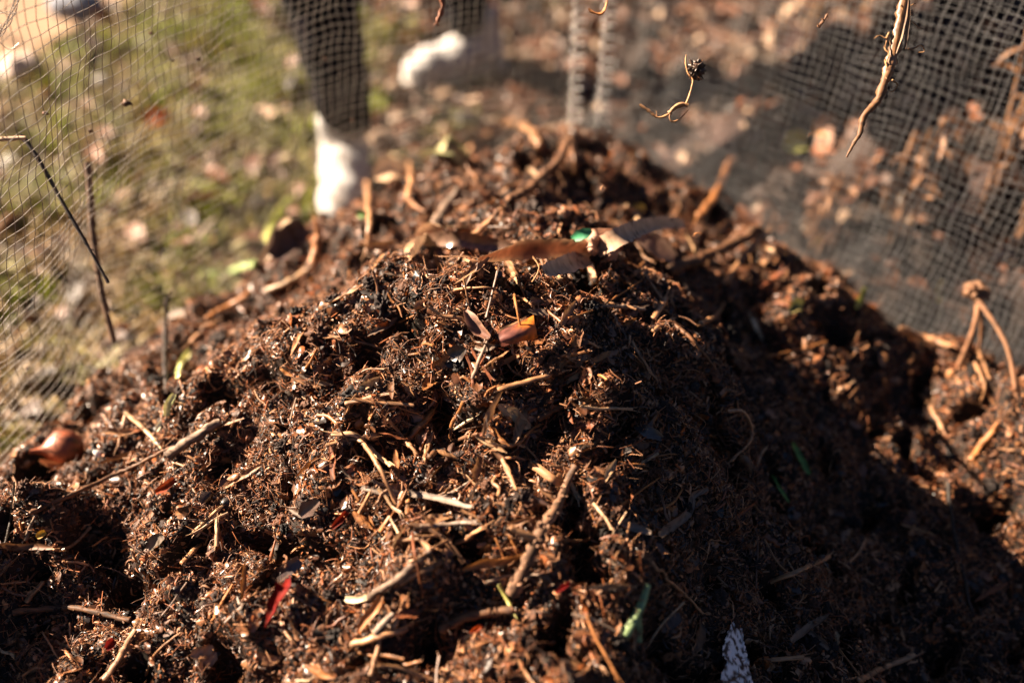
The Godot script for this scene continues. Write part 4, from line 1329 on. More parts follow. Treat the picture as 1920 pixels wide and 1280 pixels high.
# further straws and leaf bits of a countable size, told apart by what they lie beside
func build_scatter() -> void:
	var marks := [["orange peel", "968,620"], ["thick scaly root", "1015,1035"], ["bright red leaf", "525,1140"], ["stout tan straw", "995,750"], ["grey strap leaf", "1150,525"], ["thick dirt-caked stem", "1336,500"], ["forked green stem", "1192,1165"], ["white scrap", "1370,1230"], ["weathered stick", "365,840"], ["bright curved straw", "670,850"], ["cream cabbage leaf", "835,312"], ["parallel pale straws", "390,985"], ["forked root stump", "1815,640"], ["crumpled scrap", "1125,465"], ["green grass blade", "1495,870"], ["grey scaly stem", "750,1095"], ["dark speckled twig", "320,690"], ["curved brown stick", "1005,365"], ["pale split straw", "690,767"], ["frayed grey fibre strip", "1290,975"], ["brown knobbly twig", "130,1150"], ["yellow-green leaf", "525,445"], ["cream splinter", "672,1133"], ["rough bark strip", "962,795"]]
	var where := []
	for m in marks:
		var q := parse(m[1])
		where.append([m[0], spot(q[0].x, q[0].y)])
	for l in landmarks:
		where.append(l)
	# shared shapes
	var shapes := []
	for k in 10:
		var sh := Shape.new()
		var ctrl := []
		var bow := R.randf_range(-0.15, 0.15)
		for s in 4:
			var f := s / 3.0
			ctrl.append(Vector3(f - 0.5, bow * sin(f * 3.1) * (0.3 + 0.1 * (k % 3)), R.randf_range(-0.03, 0.03)))
		if k < 7:
			for q in ctrl.size():
				ctrl[q] += Vector3(0, R.randf_range(-0.05, 0.05), R.randf_range(-0.06, 0.06))
			tube(sh, smooth_path(ctrl, 0.07), 0.05, 0.036, Color(1, 1, 1), 8, 0.16, 0.65, 0.2, 0.5)
			for e in 2:
				var w := Vector3(0, R.randf_range(0.0, 0.05), R.randf_range(-0.05, 0.05))
				tube(sh, smooth_path([ctrl[2] + w * 0.5, ctrl[3] + w, ctrl[3] + w * 2.0 + Vector3(R.randf_range(0.05, 0.2), 0, 0)], 0.07), 0.014, 0.006, Color(1, 1, 1), 4, 0.2, 0.6, 0.1)
		else:
			ribbon(sh, smooth_path(ctrl, 0.09), [0.06, 0.2, 0.26, 0.2, 0.05], Vector3(0, 1, 0.3).normalized(), 0.25, 0.7, Color(1, 1, 1), Color(0.8, 0.8, 0.8), 0.2, 0.08)
		shapes.append(sh)
	var cache := {}
	var words := {"tan": "tan", "orange": "orange-brown", "brown": "dark brown", "grey": "grey", "bright": "pale", "rust": "rust-red"}
	var made := 0
	var tries := 0
	while made < 298 and tries < 4000:
		tries += 1
		var px := R.randf_range(-20, 1940)
		var py := R.randf_range(430, 1290)
		# fewer in the shaded hollow and at the bottom corner
		var dens := 1.0
		if px > 1250 and py > 650:
			dens = 0.35
		if px < 330 and py > 850:
			dens = 0.6
		if px > 550 and px < 1250 and py > 560:
			dens = 1.6
		if R.randf() > dens / 1.6:
			continue
		if made >= 200:
			# the tangle in the middle of the front, then the debris on the back slope
			px = R.randf_range(700, 1240) if made < 255 else R.randf_range(380, 1300)
			py = R.randf_range(600, 1060) if made < 255 else R.randf_range(330, 540)
		var p := spot(px, py)
		if heap_height(p.x, p.z) < 0.05:
			continue
		var tone: String = ["tan", "tan", "orange", "brown", "brown", "grey", "bright", "rust", "orange"][R.randi() % 9] if made < 255 else ["tan", "bright", "orange", "tan", "brown"][R.randi() % 5]
		var k := R.randi() % 10 if R.randf() < 0.75 else 7 + R.randi() % 3
		var size := 0.022 + 0.045 * pow(R.randf(), 1.6)
		var b := lying(heap_normal(p.x, p.z, 0.012), 0.55)
		# the nearest thing one can find
		var best := 9.0
		var mark := ""
		var rel := Vector3.ZERO
		for w in where:
			var dd: Vector3 = p - w[1]
			if dd.length() < best:
				best = dd.length()
				mark = w[0]
				rel = dd
		var side := ("right of" if rel.x > 0.0 else "left of") if absf(rel.x) > absf(rel.z) else ("in front of" if rel.z > 0.0 else "behind")
		var near := "close" if best < 0.07 else ("a little way" if best < 0.16 else "well")
		var slope := "upright" if absf(b.x.y) > 0.6 else ("sloping" if absf(b.x.y) > 0.25 else "level")
		var long := "short" if size < 0.025 else "long"
		var what := "straw" if k < 7 else "leaf shred"
		var label := "%s %s %s %s, %s %s the %s" % [long, words[tone], slope, what, near, side, mark]
		if labels.has(label):
			continue
		var key := "%s%d" % [tone, k]
		if not cache.has(key):
			var sh := Shape.new()
			sh.v = shapes[k].v
			sh.n = shapes[k].n
			sh.i = shapes[k].i
			for c in shapes[k].c:
				sh.c.append(Color(c.r * TONE[tone].r, c.g * TONE[tone].g, c.b * TONE[tone].b))
			cache[key] = sh.mesh(M.straw if k < 7 else M.leaf)
		var thick := clampf(R.randf_range(0.022, 0.052) / size, 0.55, 1.7)
		var o := put("straw_piece" if k < 7 else "leaf_shred", cache[key], null, p + Vector3(0, 0.010, 0))
		o.basis = Basis(b.x * size, b.y * size * thick, b.z * size * thick)
		tag(o, label, what, "straw pieces and leaf shreds strewn over the compost heap")
		made += 1


# ================================================================ wire netting
func plan_curve(plan: Array) -> Curve3D:
	var c := Curve3D.new()
	c.bake_interval = 0.005
	for k in plan.size():
		var a: Vector2 = plan[maxi(k - 1, 0)]
		var b: Vector2 = plan[mini(k + 1, plan.size() - 1)]
		var t := (b - a) / 6.0
		c.add_point(Vector3(plan[k].x, 0, plan[k].y), Vector3(-t.x, 0, -t.y), Vector3(t.x, 0, t.y))
	return c


func wire(sh: Shape, pts: PackedVector3Array, r: float, col: Color) -> void:
	var n := pts.size()
	var base := sh.v.size()
	for k in n:
		var t := (pts[mini(k + 1, n - 1)] - pts[maxi(k - 1, 0)]).normalized()
		var s := t.cross(Vector3(0.3, 0.2, 0.93)).normalized()
		var u := s.cross(t)
		for e in 3:
			var a := TAU * e / 3.0
			var d := s * cos(a) + u * sin(a)
			sh.v.append(pts[k] + d * r)
			sh.n.append(d)
			sh.c.append(col)
	for k in n - 1:
		for e in 3:
			var a := base + k * 3 + e
			var b := base + k * 3 + (e + 1) % 3
			sh.i.append_array([a, b, a + 3, a + 3, b, b + 3])


# fills NODES (columns x rows) for a net along PLAN
func net_nodes(plan: Array, top: float, cell: float, wob: float, seed_: int, bottom: float, bend: Callable) -> Array:
	var c := plan_curve(plan)
	var nz := fnl(2.6, seed_, 2)
	var cols := int(c.get_baked_length() / cell)
	var rows := int((top - bottom) / cell)
	var out := []
	for i in cols + 1:
		var s := i * cell
		var p := c.sample_baked(s)
		var q := c.sample_baked(minf(s + 0.02, c.get_baked_length()))
		var q0 := c.sample_baked(maxf(s - 0.02, 0.0))
		var along := (q - q0).normalized()
		var nrm := Vector3(-along.z, 0, along.x)   # towards the heap for both nets
		var col := PackedVector3Array()
		for j in rows + 1:
			var v := bottom + j * cell
			var w := wob * (nz.get_noise_2d(s * 1.4, v * 1.6) + 0.5 * nz.get_noise_2d(s * 4.0 + 9.0, v * 4.0))
			var slide := 0.007 * nz.get_noise_2d(s * 3.0 + 40.0, v * 3.0)
			var drop := 0.008 * nz.get_noise_2d(s * 2.5 + 80.0, v * 2.5)
			var jit := Vector3(R.randf_range(-1, 1), R.randf_range(-1, 1), R.randf_range(-1, 1)) * cell * 0.03
			col.append(p + nrm * (w + bend.call(s, v)) + along * slide + Vector3(0, v + drop, 0) + jit)
		out.append(col)
	return out


func net_wires(nodes: Array, r: float, col: Color, parent: Node, off: Vector3, m: Material) -> void:
	var cols := nodes.size()
	var rows: int = nodes[0].size()
	var up := Shape.new()
	for i in cols:
		var pts := PackedVector3Array()
		for p in nodes[i]:
			pts.append(p - off)
		wire(up, pts, r, tint(col, R.randf_range(0.75, 1.2)))
	var o := put("upright_wires", up.mesh(m), parent)
	tag(o, "", "", "", "stuff")
	var across := Shape.new()
	for j in rows:
		var pts := PackedVector3Array()
		for i in cols:
			pts.append(nodes[i][j] - off + Vector3(0, 0, r * 1.3))
		wire(across, pts, r, tint(col, R.randf_range(0.75, 1.2)))
	o = put("cross_wires", across.mesh(m), parent)
	tag(o, "", "", "", "stuff")


func build_nets() -> void:
	# the coarser net behind and on one side
	var off := Vector3(-0.58, 0, -1.16)
	var net := thing("wire_netting", off, "loose square wire netting between the heap and the lawn", "netting")
	var bend := func(s: float, v: float) -> float:
		return 0.30 * maxf(0.0, v - 0.3) - 0.05 * exp(-pow((s - 0.88) / 0.10, 2.0) - pow((v - 0.34) / 0.13, 2.0))
	var nodes := net_nodes(left_plan, 0.95, 0.0152, 0.011, 17, 0.08, bend)
	net_wires(nodes, 0.0005, Color(0.28, 0.26, 0.235), net, off, M.wire)
	# the folded selvedge at the near top, with loose wire ends
	var roll := air(18, 40, 1.08)
	var sel := Shape.new()
	for k in 4:
		var pts := PackedVector3Array()
		for s in 26:
			var f := s / 25.0
			var a := f * 12.0 + k * 1.6
			pts.append(air(lerpf(-60, 38, sin(f * 1.5)), lerpf(92, -60, f * f), 1.07) + Vector3(sin(a), cos(a), sin(a * 0.7)) * 0.0022 - off)
		wire(sel, pts, 0.0006, Color(0.55, 0.52, 0.48))
	put("twisted_edge", sel.mesh(M.wire), net)
	for k in 7:
		var e := Shape.new()
		var p0 := air(R.randf_range(-20, 36), R.randf_range(0, 90), 1.07)
		var ctrl := [p0 - off, p0 - off + Vector3(-0.012, R.randf_range(-0.008, 0.01), 0.004), p0 - off + Vector3(-0.025, R.randf_range(-0.012, 0.016), 0.0)]
		wire(e, PackedVector3Array(smooth_path(ctrl, 0.004)), 0.0004, Color(0.3, 0.27, 0.24))
		put("wire_end", e.mesh(M.wire), net)

	# the finer net on the other side
	var off2 := Vector3(0.45, 0, -1.22)
	var net2 := thing("wire_netting", off2, "fine grey wire netting between the heap and the dry litter", "netting")
	var bend2 := func(s: float, v: float) -> float:
		return 0.10 * exp(-maxf(0.0, v - 0.16) / 0.09) - 0.06 - 0.10 * maxf(0.0, v - 0.3)
	var nodes2 := net_nodes(right_plan, 0.92, 0.0125, 0.007, 29, 0.1, bend2)
	net_wires(nodes2, 0.00043, Color(0.15, 0.15, 0.153), net2, off2, M.wire)
	# the foot of the net is folded up on itself: two more layers, closely crumpled
	for layer in 2:
		var bend_hem := func(s: float, v: float) -> float:
			return 0.10 * exp(-maxf(0.0, v - 0.16) / 0.09) - 0.06 - 0.012 * (layer + 1) - 0.02 * sin(v * 20.0 + s * 3.0)
		var hem := net_nodes(right_plan, 0.33 - 0.05 * layer, 0.0075, 0.012, 43 + layer, 0.1, bend_hem)
		net_wires(hem, 0.0006, Color(0.05, 0.05, 0.053), net2, off2, M.wire)
	# a second layer hangs behind it
	var off3 := Vector3(0.62, 0, -1.36)
	var net3 := thing("wire_netting", off3, "second layer of wire netting hanging behind the fine one", "netting")
	var plan3 := []
	for p in right_plan:
		plan3.append(p + Vector2(0.10, -0.09))
	var bend3 := func(s: float, v: float) -> float:
		return -0.04 * sin(s * 5.0) - 0.08 * v
	var nodes3 := net_nodes(plan3, 0.85, 0.019, 0.01, 37, 0.0, bend3)
	net_wires(nodes3, 0.00036, Color(0.13, 0.13, 0.135), net3, off3, M.wire)

	# spiral wires that join the panels at the corner
	for k in 2:
		var foot := Vector3(0.12 + 0.055 * k, 0.14, -1.69 - 0.03 * k)
		var sp := thing("corner_spiral", foot, ["bright spiral wire joining the netting at the back corner", "second fainter spiral wire right beside the bright one"][k], "wire spiral", "spiral wires at the back corner")
		var sh := Shape.new()
		var pts := PackedVector3Array()
		var turns := 35
		for s in turns * 9:
			var a := TAU * s / 9.0
			pts.append(Vector3(cos(a) * 0.012, s / 9.0 * 0.022, sin(a) * 0.012))
		wire(sh, pts, 0.0016 - 0.0004 * k, Color(0.6, 0.59, 0.57))
		put("wire_coil", sh.mesh(M.zinc), sp)
		var rod := Shape.new()
		tube(rod, [Vector3.ZERO, Vector3(0, 0.38, 0.004), Vector3(0, 0.77, 0)], 0.002, 0.002, Color(0.12, 0.11, 0.10), 8, 0.02)
		put("rod", rod.mesh(M.zinc), sp)

	# twigs caught in the left net
	var tw := [
		["38,255 46,262 75,305 112,372 160,455 202,530", 9, 1.20, "thin black twig slanting through the loose netting", Color(0.03, 0.022, 0.018)],
		["-20,262 14,260 46,258", 10, 1.19, "pale twig end joining the black twig in the netting", Color(0.30, 0.20, 0.13)],
		["163,305 168,360 172,430 182,500 192,560 212,640", 15, 1.34, "rough brown twig upright against the loose netting", Color(0.10, 0.055, 0.032)],
	]
	for t in tw:
		var ctrl := []
		for q in parse(t[0]):
			ctrl.append(air(q.x, q.y, t[2]))
		var path := smooth_path(ctrl, 0.008)
		var mid := centred(path)
		for k in path.size():
			path[k] = path[k] - mid
		var sh := Shape.new()
		var r: float = 0.5 * t[1] * t[2] / FOCAL_PX
		tube(sh, path, r, r * 0.75, t[4], 7, 0.2, 0.95, 0.1, 0.4)
		for k in range(1, path.size() - 1):
			if R.randf() < 0.45:
				var dv := Vector3(R.randf_range(-1, 1), R.randf_range(-0.5, 1), R.randf_range(-1, 1)).normalized()
				tube(sh, [path[k], path[k] + dv * r * 1.7], r * 0.45, r * 0.2, t[4], 5, 0.2)
		tag(put("thorny_twig", sh.mesh(M.bark), null, mid), t[3], "twig")

	# bits of debris caught in the netting
	var bits := [["237,193", 1.22, 24, "dark brown leaf tangle caught in the loose netting"], ["84,212", 1.18, 15, "small brown knot caught high on the loose netting"], ["370,110", 1.32, 14, "dark speck caught in the netting left of the trouser leg"], ["282,62", 1.3, 12, "tan seed husk high on the loose netting"], ["322,113", 1.3, 9, "orange berry husk on the loose netting"], ["168,245", 1.24, 13, "tan straw bit caught above the brown twig"], ["50,690", 1.32, 12, "brown crumb caught low on the loose netting"], ["48,745", 1.32, 9, "smaller crumb below the one low on the loose netting"], ["610,110", 1.42, 12, "tan husk caught in front of the trouser leg"], ["660,225", 1.45, 11, "tan husk caught just above the first shoe"]]
	for b in bits:
		var q := parse(b[0])[0] as Vector2
		var p := air(q.x, q.y, b[1])
		var s: float = b[2] * b[1] / FOCAL_PX * 0.5
		var sh := lump(1, Vector3(1, 0.8, 0.7) * s * 0.7, 1.2, 1.5, int(q.x), TONE.brown, TONE.dark)
		var merged := sh
		merged.n = PackedVector3Array()
		tag(put("netting_debris", merged.mesh(M.bark), null, p), b[3], "plant debris", "debris caught in the netting")


# ================================================================ bits in the air
func build_flying() -> void:
	# the long root with a split stem
	var dep := 1.12
	var stem := []
	for q in parse("1700,-25 1690,40 1676,98 1660,150"):
		stem.append(air(q.x, q.y, dep))
	var at := centred(stem)
	var o := thing("flying_root", at, "long tan root with a split stem falling in front of the fine netting", "root")
	var path := smooth_path(stem, 0.004)
	for k in path.size():
		path[k] = path[k] - at
	var sh := Shape.new()
	tube(sh, path, 0.0072, 0.0052, Color(0.17, 0.088, 0.04), 10, 0.26, 0.7, 0.2, 0.6)
	put("split_stem", sh.mesh(M.straw), o)
	var tail := []
	for q in parse("1664,140 1650,170 1642,195 1650,215 1632,232 1622,262 1614,290"):
		tail.append(air(1660 + (q.x - 1660) * 1.0, q.y, dep) - at)
	# the tail in the photograph runs on to a long drooping tip
	tail = []
	for q in parse("1672,120 1660,150 1648,185 1640,196 1622,215 1616,232 1613,250 1602,268 1588,294"):
		tail.append(air(q.x, q.y, dep) - at)
	var s2 := Shape.new()
	tube(s2, smooth_path(tail, 0.004), 0.0050, 0.0016, Color(0.19, 0.09, 0.038), 9, 0.32, 0.9, 0.2, 0.5)
	put("tail", s2.mesh(M.root), o)
	for f in ["1668,60 1662,72 1650,66 1640,72", "1668,62 1660,90 1668,100 1662,118", "1660,112 1664,128 1656,136 1664,148", "1704,92 1716,90 1728,84 1734,96 1722,98", "1700,20 1712,28 1704,14 1718,6", "1690,10 1698,26 1684,24", "1674,150 1684,158 1676,170 1668,172", "1712,40 1722,50 1732,54"]:
		var pts := []
		for q in parse(f):
			pts.append(air(q.x - 0, q.y, dep - R.randf_range(0.0, 0.006)) - at)
		var s3 := Shape.new()
		tube(s3, smooth_path(pts, 0.003), 0.0017, 0.0007, Color(0.30, 0.16, 0.07), 5, 0.3, 0.7, 0.1)
		put("rootlet", s3.mesh(M.root), o)
	for f in [["1702,-6 1690,60 1680,100", 0.006], ["1706,0 1702,50 1698,92", 0.004]]:
		var pts := []
		for q in parse(f[0]):
			pts.append(air(q.x, q.y, dep - 0.007) - at)
		var s3 := Shape.new()
		ribbon(s3, smooth_path(pts, 0.006), [f[1] * 0.5, f[1], f[1] * 0.9, f[1] * 0.3], Vector3(0, 0.4, 0.9), 0.3, 0.4, Color(0.26, 0.145, 0.07), Color(0.15, 0.075, 0.03), 0.2)
		put("bark_peel", s3.mesh(M.leaf), o)

	# the thin curled root
	var pts2 := []
	for q in parse("1200,196 1216,207 1234,220 1250,216 1266,204 1284,196 1292,182 1298,160 1299,148 1290,136 1286,118 1287,102"):
		pts2.append(air(q.x, q.y, 1.13))
	var at2 := centred(pts2)
	var cr := thing("flying_root", at2, "thin curled root in mid-air beside the dark clod", "root")
	var p2 := smooth_path(pts2, 0.003)
	for k in p2.size():
		p2[k] = p2[k] - at2
	var s4 := Shape.new()
	tube(s4, p2, 0.0018, 0.0008, Color(0.36, 0.19, 0.085), 6, 0.3, 0.9, 0.08)
	put("root_thread", s4.mesh(M.root), cr)
	for f in [["1257,212 1256,222 1262,228 1276,222 1290,206", 0.0009], ["1256,212 1266,200 1280,194 1290,198", 0.0028], ["1232,218 1231,208", 0.0008]]:
		var q3 := []
		for q in parse(f[0]):
			q3.append(air(q.x, q.y, 1.127) - at2)
		var s5 := Shape.new()
		tube(s5, smooth_path(q3, 0.003), f[1], f[1] * 0.7, Color(0.30, 0.16, 0.075), 6, 0.3, 0.9, 0.15)
		put("rootlet", s5.mesh(M.root), cr)

	# the dark clod
	var cp := air(1306, 131, 1.13)
	var cl := thing("flying_clod", cp, "dark spiky soil clod falling above the thin curled root", "soil clod")
	put("core", lump(3, Vector3(0.0078, 0.0088, 0.0075), 1.3, 2.4, 5, Color(0.03, 0.022, 0.016), Color(0.06, 0.035, 0.022)).mesh(M.wet), cl)
	for k in 12:
		var dc := Vector3(R.randfn(), R.randfn(), R.randfn()).normalized()
		var cc := put("soil_crumb", lump(1, Vector3.ONE * R.randf_range(0.0018, 0.0042), 1.2, 1.6, 500 + k, Color(0.035, 0.022, 0.015), Color(0.10, 0.05, 0.03)).mesh(M.soil), cl, dc * 0.0075)
		cc.basis = turned()
	for k in 9:
		var d := Vector3(R.randfn(), R.randfn(), R.randfn()).normalized()
		var s6 := Shape.new()
		tube(s6, [d * 0.006, d * 0.0095 + Vector3(R.randf_range(-1, 1), R.randf_range(-1, 1), 0) * 0.002, d * 0.0105 + Vector3(R.randf_range(-1, 1), R.randf_range(-1, 1), 0) * 0.004], 0.001, 0.0006, [TONE.brown, TONE.dark, TONE.tan, TONE.dark][k % 4], 4, 0.2)
		put("crumb_shred", s6.mesh(M.root), cl)

	# smaller pieces
	var small := [["1535,50 1545,38 1552,26", 1.12, 9, "brown leaf crumb falling left of the long root", TONE.brown], ["1106,20 1124,26 1134,18 1140,-6", 1.15, 8, "tan root hook falling by the spiral wire", TONE.orange], ["822,-20 830,10 820,40", 1.25, 13, "brown husk falling above the second shoe", TONE.rust], ["1126,355 1130,348 1134,352", 1.1, 4, "tiny tan chip hanging in the air over the back slope", TONE.tan], ["1302,440 1308,436 1316,438", 1.12, 5, "tiny chip beside the foot of the tan stick", TONE.orange], ["1516,256 1521,250", 1.1, 4, "tiny dark chip before the fine netting", TONE.brown]]
	for s in small:
		var q4 := []
		for q in parse(s[0]):
			q4.append(air(q.x, q.y, s[1]))
		if q4.size() == 2:
			q4.insert(1, (q4[0] + q4[1]) / 2.0 + Vector3(0, 0.001, 0))
		var m4 := centred(q4)
		for k in q4.size():
			q4[k] = q4[k] - m4
		var s7 := Shape.new()
		var r: float = 0.5 * s[2] * s[1] / FOCAL_PX
		tube(s7, smooth_path(q4, 0.003), r * 0.8, r * 0.5, s[4], 6, 0.45, 0.6, 0.1)
		for k in 5:
			var b: Vector3 = q4[R.randi() % q4.size()]
			var d := Vector3(R.randfn(), R.randfn(), R.randfn()).normalized()
			tube(s7, [b, b + d * r * 1.6], r * 0.35, r * 0.12, s[4], 4, 0.3)
		tag(put("flying_chip", s7.mesh(M.root), null, m4), s[3], "plant debris", "plant bits falling through the air")


# ================================================================ the person behind the net
func build_person() -> void:
	var foot1 := Vector3(-0.375, 0.0, -1.93)
	var foot2 := Vector3(-0.10, 0.0, -2.47)
	var o := thing("person", Vector3(-0.25, 0, -2.25), "person in dark trousers and white sneakers stepping towards the heap", "person")
	var off := Vector3(0.25, 0, 2.25)
	var a1 := foot1 + Vector3(0.012, 0.185, -0.01)
	var a2 := foot2 + Vector3(-0.02, 0.16, 0.0)
	var k1 := Vector3(-0.42, 0.50, -2.05)
	var k2 := Vector3(-0.14, 0.50, -2.46)
	var h1 := Vector3(-0.36, 0.90, -2.28)
	var h2 := Vector3(-0.18, 0.90, -2.34)
	var nz := fnl(9.0, 61, 2)
	var field := func(p: Vector3) -> float:
		var d := capsule(p, a1, k1, 0.062, 0.088)
		d = smin(d, capsule(p, k1, h1, 0.088, 0.11), 0.03)
		var e := capsule(p, a2, k2, 0.060, 0.076)
		e = smin(e, capsule(p, k2, h2, 0.078, 0.105), 0.03)
		d = smin(d, e, 0.05)
		d = smin(d, capsule(p, h1 + Vector3(0.03, 0.06, 0), h2 + Vector3(-0.03, 0.06, 0), 0.125, 0.125), 0.07)
		d = smin(d, capsule(p, Vector3(-0.27, 0.98, -2.31), Vector3(-0.27, 1.12, -2.31), 0.13, 0.135), 0.06)
		# creases
		return d + 0.014 * nz.get_noise_3d(p.x, p.y * 2.2, p.z)
	var sh := skin(field, Vector3(-0.56, 0.04, -2.78), Vector3(0.06, 1.2, -1.80), 0.014, func(p: Vector3) -> Color: return tint(Color(0.008, 0.0078, 0.009), 1.0 + 0.3 * nz.get_noise_3d(p.x * 3.0, p.y * 3.0, p.z * 3.0)))
	for k in sh.v.size():
		sh.v[k] = sh.v[k] + off
	put("trousers", sh.mesh(M.cloth), o)
	# jacket and arms
	var neck := Vector3(-0.26, 1.46, -2.27)
	var sl := Vector3(-0.44, 1.40, -2.29)
	var sr := Vector3(-0.08, 1.40, -2.29)
	var el := Vector3(-0.50, 1.13, -2.22)
	var er := Vector3(0.0, 1.13, -2.20)
	var wl := Vector3(-0.40, 1.02, -1.99)
	var wr := Vector3(-0.06, 1.02, -1.97)
	var coat := func(p: Vector3) -> float:
		var d := capsule(p, Vector3(-0.27, 1.02, -2.31), Vector3(-0.26, 1.30, -2.29), 0.15, 0.15)
		d = smin(d, capsule(p, sl + Vector3(0.05, -0.03, 0), sr + Vector3(-0.05, -0.03, 0), 0.095, 0.095), 0.08)
		d = smin(d, capsule(p, Vector3(-0.26, 1.38, -2.29), neck, 0.08, 0.062), 0.04)
		d = smin(d, smin(capsule(p, sl, el, 0.068, 0.055), capsule(p, el, wl, 0.055, 0.042), 0.03), 0.03)
		d = smin(d, smin(capsule(p, sr, er, 0.068, 0.055), capsule(p, er, wr, 0.055, 0.042), 0.03), 0.03)
		return d + 0.012 * nz.get_noise_3d(p.x, p.y * 1.5, p.z)
	var cs := skin(coat, Vector3(-0.64, 0.84, -2.56), Vector3(0.12, 1.56, -1.90), 0.018, func(p: Vector3) -> Color: return tint(Color(0.05, 0.055, 0.07), 1.0 + 0.3 * nz.get_noise_3d(p.x * 3.0, p.y * 3.0, p.z * 3.0)))
	for k in cs.v.size():
		cs.v[k] = cs.v[k] + off
	put("jacket", cs.mesh(M.cloth), o)
	var hc := Vector3(-0.26, 1.60, -2.25)
	var head := func(p: Vector3) -> float:
		var q := p - hc
		var d := Vector3(q.x / 0.076, q.y / 0.108, q.z / 0.094).length() * 0.085 - 0.085
		d = smin(d, capsule(q, Vector3(0, -0.075, 0.035), Vector3(0, -0.05, 0.06), 0.045, 0.04), 0.03)
		d = smin(d, capsule(q, Vector3(0, -0.2, -0.02), Vector3(0, -0.06, -0.01), 0.055, 0.052), 0.03)
		d = smin(d, capsule(q, Vector3(0, 0.005, 0.092), Vector3(0, -0.03, 0.108), 0.010, 0.015), 0.012)
		d = smin(d, capsule(q, Vector3(-0.022, -0.062, 0.093), Vector3(0.022, -0.062, 0.093), 0.009, 0.009), 0.01)
		for sx in [-1.0, 1.0]:
			d = smin(d, capsule(q, Vector3(sx * 0.076, 0.012, 0.0), Vector3(sx * 0.08, -0.03, 0.004), 0.014, 0.010), 0.01)
			d = maxf(d, -(q.distance_to(Vector3(sx * 0.032, 0.005, 0.098)) - 0.017))
		return d
	var hs := skin(head, hc + Vector3(-0.11, -0.22, -0.13), hc + Vector3(0.11, 0.13, 0.14), 0.009, func(_p: Vector3) -> Color: return Color(0.42, 0.25, 0.18))
	for k in hs.v.size():
		hs.v[k] = hs.v[k] + off
	put("head", hs.mesh(M.cloth), o)
	for sx in [-1.0, 1.0]:
		put("eye", lump(2, Vector3.ONE * 0.012, 0.0, 1.0, 1, Color(0.7, 0.7, 0.7), Color(0.7, 0.7, 0.7)).mesh(M.shoe), o, hc + off + Vector3(sx * 0.032, 0.005, 0.083))
	var hair := func(p: Vector3) -> float:
		var q := p - hc - Vector3(0, 0.018, -0.012)
		var d := Vector3(q.x / 0.088, q.y / 0.112, q.z / 0.102).length() * 0.095 - 0.095
		return maxf(d, q.z * 0.75 - q.y - 0.005) + 0.006 * nz.get_noise_3d(q.x * 8.0, q.y * 3.0, q.z * 8.0)
	var hr := skin(hair, hc + Vector3(-0.12, -0.14, -0.14), hc + Vector3(0.12, 0.15, 0.12), 0.011, func(_p: Vector3) -> Color: return Color(0.05, 0.028, 0.016))
	for k in hr.v.size():
		hr.v[k] = hr.v[k] + off
	put("hair", hr.mesh(M.cloth), o)
	for hnd in [[wl, 1.0], [wr, -1.0]]:
		var hs2 := Shape.new()
		var w0: Vector3 = hnd[0] + off
		var fw := Vector3(0.12 * hnd[1], -0.35, 0.93).normalized()
		tube(hs2, [w0 - fw * 0.02, w0 + fw * 0.02, w0 + fw * 0.06, w0 + fw * 0.085], 0.026, 0.036, Color(0.42, 0.25, 0.18), 10, 0.02, 0.5)
		for fi in 4:
			var sd := Vector3((fi - 1.5) * 0.018, 0, 0)
			var b0 := w0 + fw * 0.08 + sd
			tube(hs2, smooth_path([b0, b0 + fw * 0.035 + Vector3(0, -0.004, 0), b0 + fw * (0.05 + 0.006 * (1.5 - absf(fi - 1.5))) + Vector3(0, -0.028, 0)], 0.01), 0.009, 0.007, Color(0.42, 0.25, 0.18), 7, 0.02)
		var th := w0 + fw * 0.03 + Vector3(0.03 * hnd[1], 0, 0)
		tube(hs2, smooth_path([th, th + fw * 0.03 + Vector3(0.02 * hnd[1], -0.01, 0), th + fw * 0.05 + Vector3(0.012 * hnd[1], -0.03, 0)], 0.01), 0.011, 0.008, Color(0.42, 0.25, 0.18), 7, 0.02)
		put("hand", hs2.mesh(M.cloth), o)
	for f in 2:
		var shoe := Node3D.new()
		shoe.name = "sneaker"
		o.add_child(shoe, true)
		shoe.position = (foot1 if f == 0 else foot2) + off
		shoe.scale = Vector3(1.0, 1.08, 1.22)
		shoe.rotation.y = [-1.45, -2.72][f]   # the toe points along local +x
		var ff := func(p: Vector3) -> float:
			var q := Vector3(p.x, p.y, p.z)
			var d := capsule(q, Vector3(-0.045, 0.055, 0), Vector3(0.04, 0.058, 0), 0.036, 0.041)
			d = smin(d, capsule(q, Vector3(0.04, 0.05, 0), Vector3(0.13, 0.036, 0.004), 0.042, 0.040), 0.03)
			d = smin(d, capsule(q, Vector3(0.13, 0.034, 0.004), Vector3(0.165, 0.030, 0.006), 0.040, 0.033), 0.03)
			d = smin(d, capsule(q, Vector3(-0.03, 0.07, 0), Vector3(-0.022, 0.135, 0), 0.042, 0.044), 0.03)
			d = maxf(d, 0.018 - q.y)
			return d + 0.0025 * nz.get_noise_3d(q.x * 9.0, q.y * 9.0, q.z * 9.0)
		var dirtn := fnl(22.0, 66, 3)
		var up := skin(ff, Vector3(-0.11, 0.0, -0.07), Vector3(0.22, 0.19, 0.07), 0.007, func(p: Vector3) -> Color: return Color(0.36, 0.355, 0.35).lerp(Color(0.13, 0.09, 0.06), clampf(dirtn.get_noise_3dv(p) * 2.2 - 0.2, 0.0, 0.8)))
		put("upper", up.mesh(M.shoe), shoe)
		# sole
		var so := Shape.new()
